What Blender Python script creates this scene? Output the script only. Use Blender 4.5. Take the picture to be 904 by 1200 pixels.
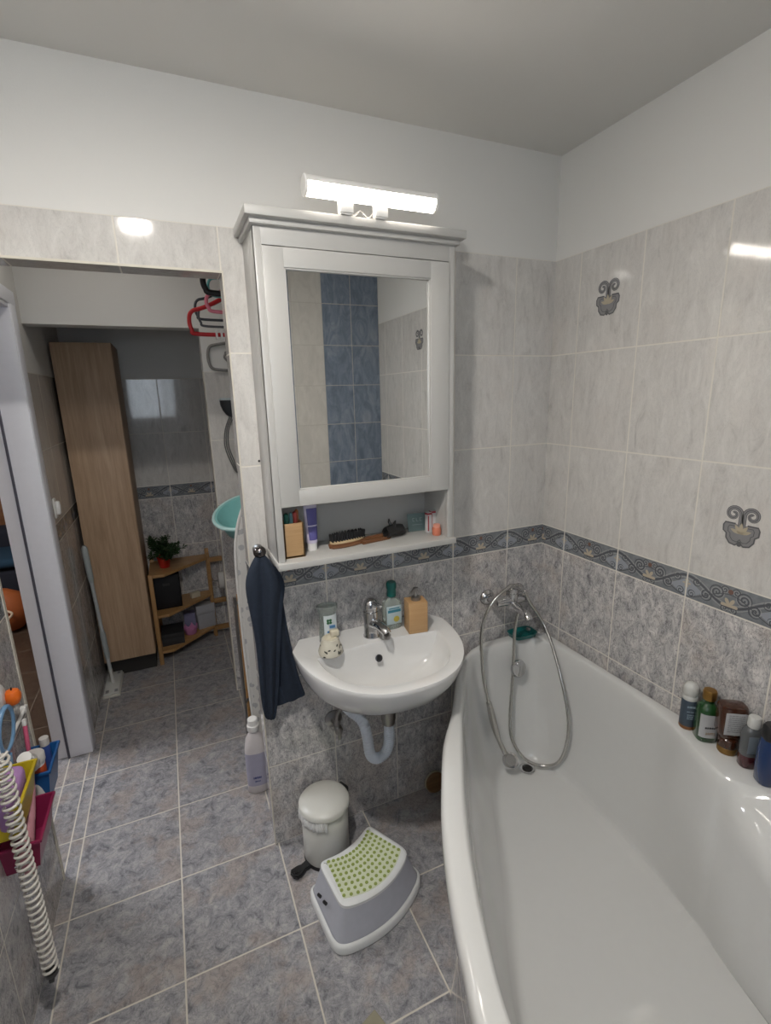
import bpy, bmesh, math, random
from mathutils import Vector, Matrix
R_ = math.radians
PI = math.pi
random.seed(7)
for o in list(bpy.data.objects): bpy.data.objects.remove(o)
SC = bpy.context.scene
COL = SC.collection

# ------------------------------------------------------------------ camera
cam_d = bpy.data.cameras.new('camera'); cam = bpy.data.objects.new('camera', cam_d); COL.objects.link(cam)
yaw, pitch, roll = 0.4084, -0.2351, -0.025
fwd = Vector((math.sin(yaw)*math.cos(pitch), math.cos(yaw)*math.cos(pitch), math.sin(pitch)))
r0 = Vector((math.cos(yaw), -math.sin(yaw), 0)); u0 = r0.cross(fwd)
rr = math.cos(roll)*r0 + math.sin(roll)*u0; uu = -math.sin(roll)*r0 + math.cos(roll)*u0
mw = Matrix(((rr.x, uu.x, -fwd.x, -1.3558), (rr.y, uu.y, -fwd.y, -1.5235), (rr.z, uu.z, -fwd.z, 1.5935), (0, 0, 0, 1)))
cam.matrix_world = mw
cam_d.sensor_fit = 'VERTICAL'; cam_d.sensor_height = 36.0; cam_d.sensor_width = 27.12
cam_d.lens = 576.58*36/1200
cam_d.clip_start = 0.02
SC.camera = cam

# ------------------------------------------------------------------ world, exposure, lamp powers
W = bpy.data.worlds.new('world'); SC.world = W; W.use_nodes = True
bg = W.node_tree.nodes['Background']
bg.inputs[0].default_value = (0.80, 0.90, 1.0, 1); bg.inputs[1].default_value = 6.0
SC.view_settings.view_transform = 'Standard'; SC.view_settings.look = 'None'
SC.view_settings.exposure = 0.04; SC.view_settings.gamma = 1.0; SC.view_settings.use_curve_mapping = False
LED_E = 26.0; CEIL_E = 700.0; HALL_E = 21.0; ROOM_E = 26.0

# ------------------------------------------------------------------ node helpers
class X:
    """a tiny expression builder over Math nodes"""
    def __init__(s, nt, v): s.nt = nt; s.v = v
    def _op(s, op, *a):
        n = s.nt.nodes.new('ShaderNodeMath'); n.operation = op
        for i, b in enumerate((s,)+a):
            b = b.v if isinstance(b, X) else b
            if isinstance(b, (int, float)): n.inputs[i].default_value = b
            else: s.nt.links.new(b, n.inputs[i])
        return X(s.nt, n.outputs[0])
    def __add__(s, o): return s._op('ADD', o)
    def __radd__(s, o): return s._op('ADD', o)
    def __sub__(s, o): return s._op('SUBTRACT', o)
    def __rsub__(s, o): return X(s.nt, float(o))._op('SUBTRACT', s)
    def __mul__(s, o): return s._op('MULTIPLY', o)
    def __rmul__(s, o): return s._op('MULTIPLY', o)
    def __truediv__(s, o): return s._op('DIVIDE', o)
    def floor(s): return s._op('FLOOR')
    def fract(s): return s._op('FRACT')
    def abs(s): return s._op('ABSOLUTE')
    def sin(s): return s._op('SINE')
    def cos(s): return s._op('COSINE')
    def lt(s, o): return s._op('LESS_THAN', o)
    def gt(s, o): return s._op('GREATER_THAN', o)
    def mn(s, o): return s._op('MINIMUM', o)
    def mx(s, o): return s._op('MAXIMUM', o)
    def sqrt(s): return s._op('SQRT')
    def atan2(s, o): return s._op('ARCTAN2', o)

def newmat(name):
    m = bpy.data.materials.new(name); m.use_nodes = True
    nt = m.node_tree
    return m, nt, nt.nodes['Principled BSDF']
def setp(b, **k):
    for n, v in k.items():
        n = n.replace('_', ' ')
        if n in b.inputs:
            s = b.inputs[n]
            s.default_value = (*v, 1) if isinstance(v, tuple) and len(v) == 3 else v
def mix(nt, f, a, b, mode='MIX'):
    n = nt.nodes.new('ShaderNodeMix'); n.data_type = 'RGBA'; n.blend_type = mode
    for idx, v in ((0, f), (6, a), (7, b)):
        v = v.v if isinstance(v, X) else v
        if isinstance(v, tuple): n.inputs[idx].default_value = (*v[:3], 1)
        elif isinstance(v, (int, float)): n.inputs[idx].default_value = v
        else: nt.links.new(v, n.inputs[idx])
    return n.outputs[2]
def noise(nt, vec, scale, detail=3, rough=.55, dist=0.0, col=False):
    n = nt.nodes.new('ShaderNodeTexNoise'); n.inputs['Scale'].default_value = scale
    n.inputs['Detail'].default_value = detail; n.inputs['Roughness'].default_value = rough
    n.inputs['Distortion'].default_value = dist
    if vec is not None: nt.links.new(vec, n.inputs['Vector'])
    return n.outputs['Color' if col else 'Fac']
def ramp(nt, f, stops):
    n = nt.nodes.new('ShaderNodeValToRGB'); e = n.color_ramp.elements
    while len(e) < len(stops): e.new(0.5)
    for el, (p, c) in zip(e, stops): el.position = p; el.color = (*c, 1)
    nt.links.new(f.v if isinstance(f, X) else f, n.inputs[0]); return n.outputs[0]
def smooth(nt, f, a, b):
    n = nt.nodes.new('ShaderNodeMapRange'); n.interpolation_type = 'SMOOTHSTEP'
    n.inputs[1].default_value = a; n.inputs[2].default_value = b
    nt.links.new(f.v if isinstance(f, X) else f, n.inputs[0]); return X(nt, n.outputs[0])
def bump(nt, b, h, strength, dist=.002):
    n = nt.nodes.new('ShaderNodeBump'); n.inputs['Strength'].default_value = strength; n.inputs['Distance'].default_value = dist
    nt.links.new(h.v if isinstance(h, X) else h, n.inputs['Height']); nt.links.new(n.outputs[0], b.inputs['Normal'])
def combine(nt, x, y, z):
    n = nt.nodes.new('ShaderNodeCombineXYZ')
    for i, v in enumerate((x, y, z)):
        v = v.v if isinstance(v, X) else v
        if isinstance(v, (int, float)): n.inputs[i].default_value = v
        else: nt.links.new(v, n.inputs[i])
    return n.outputs[0]
_mc = {}
def plain(name, col, rough=.5, metal=0.0, spec=.5, trans=0.0, var=.05, scale=40, bmp=0.0, coat=0.0, alpha=1.0, ior=1.45, sheen=0.0):
    """procedural single-colour material with a little grain"""
    if name in _mc: return _mc[name]
    m, nt, b = newmat(name)
    tc = nt.nodes.new('ShaderNodeTexCoord')
    f = noise(nt, tc.outputs['Object'], scale, 3)
    c2 = tuple(max(0, c*(1-var*2)) for c in col)
    nt.links.new(mix(nt, f, c2, tuple(min(1, c*(1+var)) for c in col)), b.inputs['Base Color'])
    setp(b, Roughness=rough, Metallic=metal, Transmission_Weight=trans, IOR=ior, Coat_Weight=coat, Alpha=alpha, Sheen_Weight=sheen)
    b.inputs['Specular IOR Level'].default_value = spec
    if bmp: bump(nt, b, noise(nt, tc.outputs['Object'], scale*6, 2), bmp)
    _mc[name] = m
    return m
def emis(name, col, e):
    m, nt, b = newmat(name)
    setp(b, Base_Color=(.9, .9, .9), Emission_Color=col, Emission_Strength=e, Roughness=.4); return m
def wood(name, c1, c2, axis=2, scale=30, rough=.45, stretch=.06, ring=0.35):
    if name in _mc: return _mc[name]
    m, nt, b = newmat(name)
    tc = nt.nodes.new('ShaderNodeTexCoord'); mp = nt.nodes.new('ShaderNodeMapping')
    s = [1, 1, 1]; s[axis] = stretch; mp.inputs['Scale'].default_value = s
    nt.links.new(tc.outputs['Object'], mp.inputs[0])
    f = noise(nt, mp.outputs[0], scale, 5, .65, .6); g = noise(nt, mp.outputs[0], scale*5, 2)
    h = X(nt, f)*(1-ring) + X(nt, g)*ring
    nt.links.new(ramp(nt, h, [(.35, c2), (.62, c1)]), b.inputs['Base Color'])
    setp(b, Roughness=rough); bump(nt, b, g, .15, .0006)
    _mc[name] = m; return m

def tile_mat(name, axis, u0, pitch=.25, blue=False, zcut=None):
    """glazed bathroom tiles laid on a vertical wall; axis is the horizontal world axis"""
    m, nt, b = newmat(name)
    geo = nt.nodes.new('ShaderNodeNewGeometry'); sp = nt.nodes.new('ShaderNodeSeparateXYZ')
    nt.links.new(geo.outputs['Position'], sp.inputs[0])
    px, py, z = [X(nt, sp.outputs[i]) for i in range(3)]
    u = px if axis == 'x' else py
    G = .0017
    if blue:
        uu_ = (u - u0)/pitch; vv = (z - .163)/.249
        fu, fv = uu_.fract(), vv.fract()
        du = fu.mn(1-fu)*pitch; dv = fv.mn(1-fv)*.249
        gr = du.mn(dv).lt(G)
        vec = combine(nt, px*3+uu_.floor()*7.3, py*3+vv.floor()*3.1, z*1.3)
        f = noise(nt, vec, 5, 5, .65, 1.2)
        isb = (u.gt(-.385) + u.lt(-.59)).mn(1)
        cb = ramp(nt, f, [(.3, (.12, .16, .22)), (.5, (.19, .235, .31)), (.72, (.29, .335, .40))])
        cw = ramp(nt, f, [(.3, (.54, .52, .49)), (.7, (.66, .64, .60))])
        c = mix(nt, isb, cw, cb); c = mix(nt, gr, c, (.5, .48, .44))
        nt.links.new(c, b.inputs['Base Color'])
        setp(b, Roughness=.18)
        bump(nt, b, 1-gr, .5, .001)
        return m
    uu_ = (u - u0)/pitch; fu = uu_.fract(); du = fu.mn(1-fu)*pitch
    up = z.gt(1.0235)
    vlo = z/.3277; vup = (z-1.064)/.327
    vv = vlo*(1-up) + vup*up
    fv = vv.fract(); dv = fv.mn(1-fv)*.327
    inb = z.gt(.983)*z.lt(1.064)
    db = (z-.983).abs().mn((z-1.064).abs())
    dv = dv*(1-inb) + db*inb
    dmin = du.mn(dv)
    gr = 1 - smooth(nt, dmin, .0014, .0028)
    seed = uu_.floor()*3.17 + vv.floor()*1.73
    # lower tiles: cloudy blue grey, rose and dark cracked veins drawn upright
    vec = combine(nt, px*1.6+seed, py*1.6+seed*.7, z*.9)
    f1 = noise(nt, vec, 21, 9, .8, .7)
    f2 = noise(nt, combine(nt, px+seed*1.3, py+seed, z), 5, 3, .6)
    vein = noise(nt, combine(nt, px*1.8+seed*.4, py*1.8-seed, z*1.0), 30, 5, .68, 1.2)
    lo = ramp(nt, f1, [(.35, (.18, .175, .187)), (.44, (.41, .40, .40)), (.54, (.56, .538, .527)), (.66, (.74, .71, .685))])
    lo = mix(nt, smooth(nt, f2, .50, .64)*.5, lo, (.52, .45, .40))
    lo = mix(nt, (1-smooth(nt, (X(nt, vein)-.5).abs(), .0, .030))*.75, lo, (.13, .125, .135))
    # upper tiles: pale warm grey with faint upright streaks
    vec2 = combine(nt, px*2.4+seed, py*2.4+seed*.7, z*.8)
    g1 = noise(nt, vec2, 12, 8, .74, .8)
    hi = ramp(nt, g1, [(.30, (.45, .43, .41)), (.44, (.57, .55, .525)), (.7, (.67, .65, .62))])
    hi = mix(nt, smooth(nt, f2, .5, .72)*.35, hi, (.60, .555, .515))
    hi = mix(nt, (1-smooth(nt, (X(nt, vein)-.5).abs(), .0, .03))*.22, hi, (.36, .35, .34))
    # border tile: mirrored scroll ornament
    a = (fu-.5).abs()*pitch; v = z-.983
    w1 = (v - (.043 - (a*(PI/.125)).cos()*.026))
    w1 = w1.abs()
    band = (1-smooth(nt, w1, .0030, .0042))
    edge = (1-smooth(nt, (w1-.0075).abs(), .0008, .0018))
    def spiral(cx, cz, rad, step, sgn):
        dx = a-cx; dz = v-cz
        r = (dx*dx+dz*dz).sqrt(); an = dz.atan2(dx)*(sgn/(2*PI))
        ph = (r/step + an + 10).fract()
        return ph.lt(.42)*r.lt(rad), ph.gt(.52)*ph.lt(.7)*r.lt(rad)
    s1, l1 = spiral(.036, .05, .021, .0095, 1); s2, l2 = spiral(.066, .03, .018, .009, -1); s3, l3 = spiral(.095, .058, .013, .008, 1)
    s4, l4 = spiral(.016, .064, .012, .007, -1); s5, l5 = spiral(.012, .012, .011, .007, 1); s6, l6 = spiral(.108, .018, .012, .0075, -1)
    w2 = ((v - (.030 + (a*(PI/.125)*1.0).cos()*.024)).abs()); thin = 1-smooth(nt, w2, .0010, .0018)
    dark = (band + s1 + s2 + s3 + s4 + s5 + s6 + thin).mn(1); light = (edge + l1 + l2 + l3 + l4 + l5 + l6).mn(1)
    base = ramp(nt, noise(nt, combine(nt, px, py, z), 60, 3), [(.3, (.16, .17, .185)), (.7, (.225, .235, .25))])
    eye = (a-.125).abs(); eyem = (eye/.052 + (v-.030).abs()/.030).lt(1)*(v-(.043-(a*(PI/.125)).cos()*.026)).lt(0)
    bc = mix(nt, eyem, base, (.29, .31, .345))
    bc = mix(nt, light*.7, bc, (.36, .36, .35)); bc = mix(nt, dark*.85, bc, (.075, .08, .09))
    dx = a; dz = v-.022; r = (dx*dx+dz*dz).sqrt(); an = dz.atan2(dx)
    pet = (r - ((an*3-PI/2).sin().abs()*.017+.006)).lt(0)*dz.gt(-.004)
    bc = mix(nt, pet, bc, (.46, .39, .30))
    top = (((a*a)+(v-.062)*(v-.062)).sqrt()).lt(.007); bc = mix(nt, top, bc, (.17, .1, .08))
    ex = eye; r2 = (ex*ex+(v-.045)*(v-.045)).sqrt(); an2 = (v-.045).atan2(ex)
    st = (r2-((an2*2.5).cos().abs()*.010+.003)).lt(0); bc = mix(nt, st, bc, (.42, .37, .31))
    c = mix(nt, up, lo, hi); c = mix(nt, inb, c, bc)
    c = mix(nt, gr, c, (.68, .645, .58))
    nt.links.new(c, b.inputs['Base Color'])
    rg = nt.nodes.new('ShaderNodeMix'); rg.inputs[2].default_value = .07; rg.inputs[3].default_value = .75
    nt.links.new(gr.v, rg.inputs[0]); nt.links.new(rg.outputs[0], b.inputs['Roughness'])
    wav = X(nt, noise(nt, combine(nt, px, py, z), 9, 2))*.5 + (1-gr)*1.0 + X(nt, noise(nt, combine(nt, px, py, z), 70, 2))*.05
    bump(nt, b, wav, .35, .0014)
    return m

def floor_mat(name, c=((.12, .12, .135), (.25, .25, .265), (.345, .335, .345), (.44, .425, .41)), warm=(.36, .295, .255), grout=(.58, .54, .47), p=.3312, x0=-1.4884, y0=.0034, rough=.32):
    m, nt, b = newmat(name)
    geo = nt.nodes.new('ShaderNodeNewGeometry'); sp = nt.nodes.new('ShaderNodeSeparateXYZ')
    nt.links.new(geo.outputs['Position'], sp.inputs[0])
    px, py = X(nt, sp.outputs[0]), X(nt, sp.outputs[1])
    a = (px-x0)/p; d = (py-y0)/p; fa, fd = a.fract(), d.fract()
    dm = (fa.mn(1-fa)).mn(fd.mn(1-fd))*p
    gr = 1 - smooth(nt, dm.mn((px+1.8625).abs()).mn((px+1.941).abs()+px.gt(-1.9)), .0016, .0030)
    seed = a.floor()*3.1 + d.floor()*1.7
    vec = combine(nt, px+seed, py*1.0+seed*.6, seed)
    f1 = noise(nt, vec, 26, 9, .78, .7); f2 = noise(nt, vec, 7, 4, .65)
    vein = noise(nt, vec, 34, 6, .7, 1.2)
    col = ramp(nt, f1, [(.36, c[0]), (.45, c[1]), (.55, c[2]), (.67, c[3])])
    col = mix(nt, smooth(nt, f2, .48, .62)*.5, col, warm)
    col = mix(nt, (1-smooth(nt, (X(nt, vein)-.5).abs(), .0, .028))*.55, col, tuple(v*.75 for v in c[0]))
    col = mix(nt, gr, col, grout)
    nt.links.new(col, b.inputs['Base Color'])
    rg = nt.nodes.new('ShaderNodeMix'); rg.inputs[2].default_value = rough; rg.inputs[3].default_value = .85
    nt.links.new(gr.v, rg.inputs[0]); nt.links.new(rg.outputs[0], b.inputs['Roughness'])
    bump(nt, b, (1-gr) + X(nt, f1)*.35, .35, .0015)
    return m

def paint_mat(name, col):
    m, nt, b = newmat(name)
    geo = nt.nodes.new('ShaderNodeNewGeometry')
    f = noise(nt, geo.outputs['Position'], 2.2, 3); g = noise(nt, geo.outputs['Position'], 160, 3)
    nt.links.new(mix(nt, f, tuple(c*.97 for c in col), col), b.inputs['Base Color'])
    setp(b, Roughness=.85); bump(nt, b, g, .25, .001)
    return m

# ------------------------------------------------------------------ mesh helpers
def BM(): return bmesh.new()
def box(bm, x0, x1, y0, y1, z0, z1, bev=0.0, seg=2, mi=0, M=None):
    t = bmesh.new()
    vs = [t.verts.new((x, y, z)) for x in (x0, x1) for y in (y0, y1) for z in (z0, z1)]
    for f in ((0, 1, 3, 2), (4, 6, 7, 5), (0, 4, 5, 1), (2, 3, 7, 6), (0, 2, 6, 4), (1, 5, 7, 3)):
        t.faces.new([vs[i] for i in f])
    if bev > 0: bmesh.ops.bevel(t, geom=t.edges[:], offset=bev, segments=seg, profile=.5, affect='EDGES')
    add(bm, t, mi, M)
def add(bm, t, mi=0, M=None):
    mp = {}
    for v in t.verts: mp[v] = bm.verts.new(M @ v.co if M else v.co)
    for f in t.faces:
        try:
            nf = bm.faces.new([mp[v] for v in f.verts]); nf.material_index = mi if mi else f.material_index; nf.smooth = f.smooth
        except ValueError: pass
    t.free()
def lathe(bm, prof, n=32, c=(0, 0, 0), mi=0, M=None, sx=1.0, sy=1.0, sq=None):
    """prof: list of (radius, z); sq: superellipse exponent for rounded-square sections"""
    t = bmesh.new(); rings = []
    for r, z in prof:
        if r < 1e-6: rings.append([t.verts.new((c[0], c[1], c[2]+z))]); continue
        ring = []
        for i in range(n):
            a = 2*PI*i/n; ca, sa = math.cos(a), math.sin(a)
            if sq: ca, sa = math.copysign(abs(ca)**(2/sq), ca), math.copysign(abs(sa)**(2/sq), sa)
            ring.append(t.verts.new((c[0]+r*sx*ca, c[1]+r*sy*sa, c[2]+z)))
        rings.append(ring)
    for a, b in zip(rings, rings[1:]):
        if len(a) == 1 and len(b) == 1: continue
        for i in range(n):
            j = (i+1) % n
            if len(a) == 1: f = t.faces.new((a[0], b[j], b[i]))
            elif len(b) == 1: f = t.faces.new((a[i], a[j], b[0]))
            else: f = t.faces.new((a[i], a[j], b[j], b[i]))
            f.smooth = True
    for rg, fl in ((rings[0], True), (rings[-1], False)):
        if len(rg) > 2:
            t.faces.new(rg[::-1] if fl else rg)
    add(bm, t, mi, M)
def catmull(P, n=8, closed=False):
    P = [Vector(p) for p in P]; out = []; N = len(P)
    for i in range(N if closed else N-1):
        if closed: a, b, c, d = P[i-1], P[i], P[(i+1) % N], P[(i+2) % N]
        else: a, b, c, d = P[max(i-1, 0)], P[i], P[i+1], P[min(i+2, N-1)]
        for k in range(n):
            t = k/n
            out.append(.5*((2*b)+(c-a)*t+(2*a-5*b+4*c-d)*t*t+(3*b-a-3*c+d)*t*t*t))
    if not closed: out.append(P[-1])
    return out
def tube(bm, P, r, n=10, closed=False, mi=0, M=None, caps=True):
    """sweep a circle along P; r is a radius or a list"""
    P = [Vector(p) for p in P]; N = len(P); t = bmesh.new(); rings = []; up = None
    for i, p in enumerate(P):
        if closed: d = P[(i+1) % N]-P[i-1]
        else: d = P[min(i+1, N-1)]-P[max(i-1, 0)]
        if d.length < 1e-9: d = Vector((0, 0, 1))
        d.normalize()
        if up is None:
            up = Vector((0, 0, 1)) if abs(d.z) < .9 else Vector((1, 0, 0))
        s = d.cross(up)
        if s.length < 1e-6: s = d.orthogonal()
        s.normalize(); up = s.cross(d).normalized()
        rad = r[i] if isinstance(r, (list, tuple)) else r
        rings.append([t.verts.new(p + (s*math.cos(2*PI*k/n)+up*math.sin(2*PI*k/n))*rad) for k in range(n)])
    for i in range(N if closed else N-1):
        a, b = rings[i], rings[(i+1) % N]
        for k in range(n):
            f = t.faces.new((a[k], a[(k+1) % n], b[(k+1) % n], b[k])); f.smooth = True
    if not closed and caps: t.faces.new(rings[0][::-1]); t.faces.new(rings[-1])
    add(bm, t, mi, M)
def prism(bm, pts, z0, z1, bev=0.0, mi=0, M=None, seg=2):
    t = bmesh.new()
    lo = [t.verts.new((p[0], p[1], z0)) for p in pts]; hi = [t.verts.new((p[0], p[1], z1)) for p in pts]
    n = len(pts)
    t.faces.new(lo[::-1]); t.faces.new(hi)
    for i in range(n): t.faces.new((lo[i], lo[(i+1) % n], hi[(i+1) % n], hi[i]))
    bmesh.ops.recalc_face_normals(t, faces=t.faces[:])
    if bev: bmesh.ops.bevel(t, geom=[e for e in t.edges if abs(e.verts[0].co.z-e.verts[1].co.z) < 1e-6], offset=bev, segments=seg, affect='EDGES')
    add(bm, t, mi, M)
def loft(bm, rings, cap0=True, cap1=True, mi=0, smooth=True, M=None, closed=True):
    t = bmesh.new(); rs = [[t.verts.new(p) for p in r] for r in rings]; n = len(rs[0])
    for a, b in zip(rs, rs[1:]):
        for i in range(n if closed else n-1):
            f = t.faces.new((a[i], a[(i+1) % n], b[(i+1) % n], b[i])); f.smooth = smooth
    if cap0: t.faces.new(rs[0][::-1])
    if cap1: t.faces.new(rs[-1])
    add(bm, t, mi, M)
def T(x=0, y=0, z=0): return Matrix.Translation((x, y, z))
def RX(a): return Matrix.Rotation(R_(a), 4, 'X')
def RY(a): return Matrix.Rotation(R_(a), 4, 'Y')
def RZ(a): return Matrix.Rotation(R_(a), 4, 'Z')

def obj(name, bm, mats, parent=None, loc=(0, 0, 0), rot=None, fix=True, sharp=40):
    if fix: bmesh.ops.recalc_face_normals(bm, faces=bm.faces[:])
    me = bpy.data.meshes.new(name); bm.to_mesh(me); bm.free()
    for m in (mats if isinstance(mats, (list, tuple)) else [mats]): me.materials.append(m)
    o = bpy.data.objects.new(name, me); COL.objects.link(o); o.location = loc
    if rot: o.rotation_euler = rot
    if parent: o.parent = parent
    try: me.set_sharp_from_angle(angle=R_(sharp))
    except Exception: pass
    return o
def smooth_all(bm):
    for f in bm.faces: f.smooth = True
def tag(o, label, cat, group=None):
    o['label'] = label; o['category'] = cat
    if group: o['group'] = group
    return o
def thing(name, label, cat, loc=(0, 0, 0), rot=None, group=None):
    o = bpy.data.objects.new(name, None); COL.objects.link(o); o.location = loc; o.empty_display_size = .05
    if rot: o.rotation_euler = rot
    return tag(o, label, cat, group)
def struct(name, bm, mats, parent=None, fix=True):
    o = obj(name, bm, mats, parent, fix=fix)
    if not parent: o['kind'] = 'structure'
    return o
def lab(o, s): o['label'] = s; return o

# ------------------------------------------------------------------ materials
tileB = tile_mat('tiles_facing_the_room', 'x', -.1734, .2495)
tileR = tile_mat('tiles_right_wall', 'y', -.1246)
tileL = tile_mat('tiles_left_wall', 'y', -.055)
tileFar = tile_mat('tiles_far_wall', 'x', -1.384)
tilePost = tile_mat('tiles_passage_post', 'x', -1.165)
tileRear = tile_mat('tiles_rear_wall', 'x', 0.0, .1925, blue=True)
tileTub = tile_mat('tiles_tub_panel', 'y', -.30)
paint = paint_mat('wall_paint_off_white', (.71, .70, .675))
ceilp = paint_mat('ceiling_paint', (.69, .675, .645))
floorM = floor_mat('floor_tiles_grey')
floorBr = floor_mat('floor_tiles_brown', ((.030, .018, .012), (.048, .028, .018), (.062, .040, .026), (.08, .052, .036)), (.062, .040, .024), (.11, .08, .055), .33, -2.2, 1.5, .3)
pinkp = paint_mat('other_room_paint', (.36, .27, .225))
groutM = plain('edge_trim_cream', (.62, .58, .5), .5)
white = plain('white_lacquer', (.47, .463, .445), .32, var=.015)
whitep = plain('white_plastic', (.78, .77, .75), .35, var=.02)
ceramic = plain('white_ceramic', (.70, .695, .685), .08, var=.01, coat=.3)
acryl = plain('bathtub_acrylic', (.63, .63, .618), .10, var=.01, coat=.3)
chrome = plain('chrome', (.62, .62, .63), .09, 1.0, var=.01)
dchrome = plain('dull_chrome', (.38, .37, .36), .28, 1.0, var=.05)
mirrorM = plain('mirror_glass', (.86, .87, .86), .015, 1.0, var=0.0)
black = plain('black_plastic', (.015, .015, .016), .35)
blackf = plain('black_fibre', (.012, .012, .014), .9, bmp=.4)
oak = wood('oak_veneer', (.52, .36, .235), (.37, .245, .15), 2, 26, .5)
bamboo = wood('bamboo', (.50, .32, .16), (.40, .24, .11), 0, 30, .42)
bambooV = wood('bamboo_upright', (.50, .32, .16), (.40, .24, .11), 2, 30, .42)
amberw = wood('shelf_wood', (.42, .24, .10), (.31, .165, .06), 0, 24, .45)
amberv = wood('shelf_leg_wood', (.42, .24, .10), (.31, .165, .06), 2, 24, .45)
pine = wood('amber_wood', (.36, .2, .075), (.27, .14, .045), 0, 20, .45)
frameM = plain('door_frame_enamel', (.83, .84, .90), .38, var=.02)
seal = plain('dark_seal', (.09, .09, .12), .6)
glass = plain('clear_glass', (.95, .97, .96), .03, trans=1.0, var=0, ior=1.45)

m, nt, b_ = newmat('window_glass'); thin_glass = m
tr = nt.nodes.new('ShaderNodeBsdfTransparent'); gl_ = nt.nodes.new('ShaderNodeBsdfGlossy'); gl_.inputs['Roughness'].default_value = .02
ms = nt.nodes.new('ShaderNodeMixShader'); ms.inputs[0].default_value = .08
nt.links.new(tr.outputs[0], ms.inputs[1]); nt.links.new(gl_.outputs[0], ms.inputs[2]); nt.links.new(ms.outputs[0], nt.nodes['Material Output'].inputs['Surface'])

# ================================================================== STRUCTURE
HC = 2.378; ZT = 2.045; ZL = 1.932; XL = -1.86; DY0_, DY1_ = .17, .90; XE = -1.166; YR = -1.98; YB = 1.885; YH = 1.07
bm = BM(); box(bm, XL, .14, YR-.14, YB+.14, -.1, 0); box(bm, XL-.14, XL, DY0_, DY1_, -.1, 0); struct('floor', bm, floorM)
bm = BM(); box(bm, XL-.14, .14, YR-.14, YB+.14, HC, HC+.1); struct('ceiling', bm, ceilp)
# back wall of the bathroom: washbasin wall, narrow tiled pier and the lintel over the passage
def wall_slab(bm, ax, a0, a1, t0, t1, z0, z1, zt, mi_lo=0, mi_hi=1):
    """wall slab tiled below zt and painted above"""
    for (p, q, mi) in ((z0, min(z1, zt), mi_lo), (max(z0, zt), z1, mi_hi)):
        if q - p < 1e-4: continue
        if ax == 'x': box(bm, a0, a1, t0, t1, p, q, mi=mi)
        else: box(bm, t0, t1, a0, a1, p, q, mi=mi)
TH = .10
bm = BM(); wall_slab(bm, 'x', XE, .0, 0, TH, 0, HC, ZT); wall_slab(bm, 'x', XL, XE, 0, TH, ZL, HC, ZT)
# a drilled hole and a thin cream corner bead
box(bm, XE-.004, XE, -.004, .002, 0, ZL, mi=2); box(bm, XL, XE, -.003, .001, ZL-.004, ZL+.002, mi=2)
lathe(bm, [(.0035, 0), (.0035, .002), (0, .002)], 12, M=T(-1.112, 0, 1.405) @ RX(90), mi=3)
struct('wall_back', bm, [tileB, paint, groutM, black])
bm = BM(); wall_slab(bm, 'y', YR-.1, YB+.1, 0, .12, 0, HC, ZT)
wr = struct('wall_right', bm, [tileR, paint])
# printed scroll ornaments on three of its tiles
orn_d = plain('ornament_dark', (.13, .13, .135), .2); orn_l = plain('ornament_grey', (.25, .245, .25), .2); orn_c = plain('ornament_cream', (.46, .40, .30), .2)
def ribbon(bm, P, w, off, mi):
    P = [Vector((0, p[0], p[1])) for p in P]; N = len(P); t = bmesh.new(); A = []
    for i, p in enumerate(P):
        d = P[min(i+1, N-1)]-P[max(i-1, 0)]; d.normalize(); nrm = Vector((0, -d.z, d.y))
        ww = w[i] if isinstance(w, list) else w
        A.append((t.verts.new(p+nrm*ww/2+Vector((-off, 0, 0))), t.verts.new(p-nrm*ww/2+Vector((-off, 0, 0)))))
    for a, b in zip(A, A[1:]): t.faces.new((a[0], a[1], b[1], b[0]))
    add(bm, t, mi)
def ornament(cy, cz, s=1.0):
    bm = BM()
    for sg in (-1, 1):
        sp = [(0.003*sg, -.004)]
        sp += [(sg*(.022 - math.cos(a)*(.019-.0019*a)), .026+math.sin(a)*(.019-.0019*a)) for a in [i*.35 for i in range(0, 25)]]
        sp = [(cy+p[0]*s, cz+p[1]*s) for p in sp]
        ribbon(bm, sp, [.0125*s*(1-.5*i/len(sp)) for i in range(len(sp))], .0005, 0); ribbon(bm, sp, [.0088*s*(1-.5*i/len(sp)) for i in range(len(sp))], .0007, 1); ribbon(bm, sp, .0022*s, .0010, 0)
        sh = [(0, -.004), (.014, .002), (.039, .002), (.043, -.006), (.042, -.020), (.034, -.026), (.033, -.038), (.024, -.050), (.010, -.053), (.003, -.047), (0, -.042)]
        shp = [(cy+sg*p[0]*s, cz+p[1]*s) for p in sh]
        t = bmesh.new(); vs = [t.verts.new((-.0004, p[0], p[1])) for p in shp]; t.faces.new(vs); add(bm, t, 1)
        ribbon(bm, shp[1:], .0038*s, .0012, 0)
        inn = [(cy+sg*(p[0]*.72)*s, cz+(p[1]*.72-.006)*s) for p in sh[1:]]; ribbon(bm, inn, .002*s, .0012, 0)
        for an in (.35, .95):
            L = .026*s; c0 = (cy, cz-.022*s); pe = [(c0[0]+sg*math.sin(PI/2-an)*L*q + sg*math.cos(PI/2-an)*0, c0[1]+math.cos(PI/2-an)*L*q) for q in (0, .3, .6, .85, 1)]
            ribbon(bm, pe, [.001*s, .007*s, .009*s, .005*s, .0005], .0014, 2)
    ribbon(bm, [(cy, cz-.022*s+q*.028*s) for q in (0, .3, .6, .85, 1)], [.001, .008*s, .009*s, .005*s, .0005], .0015, 2)
    t = bmesh.new(); t.faces.new([t.verts.new((-.0014, cy+.006*s*math.cos(a), cz-.048*s+.007*s*math.sin(a))) for a in [i*PI/6 for i in range(12)]]); add(bm, t, 0)
    return bm
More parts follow.
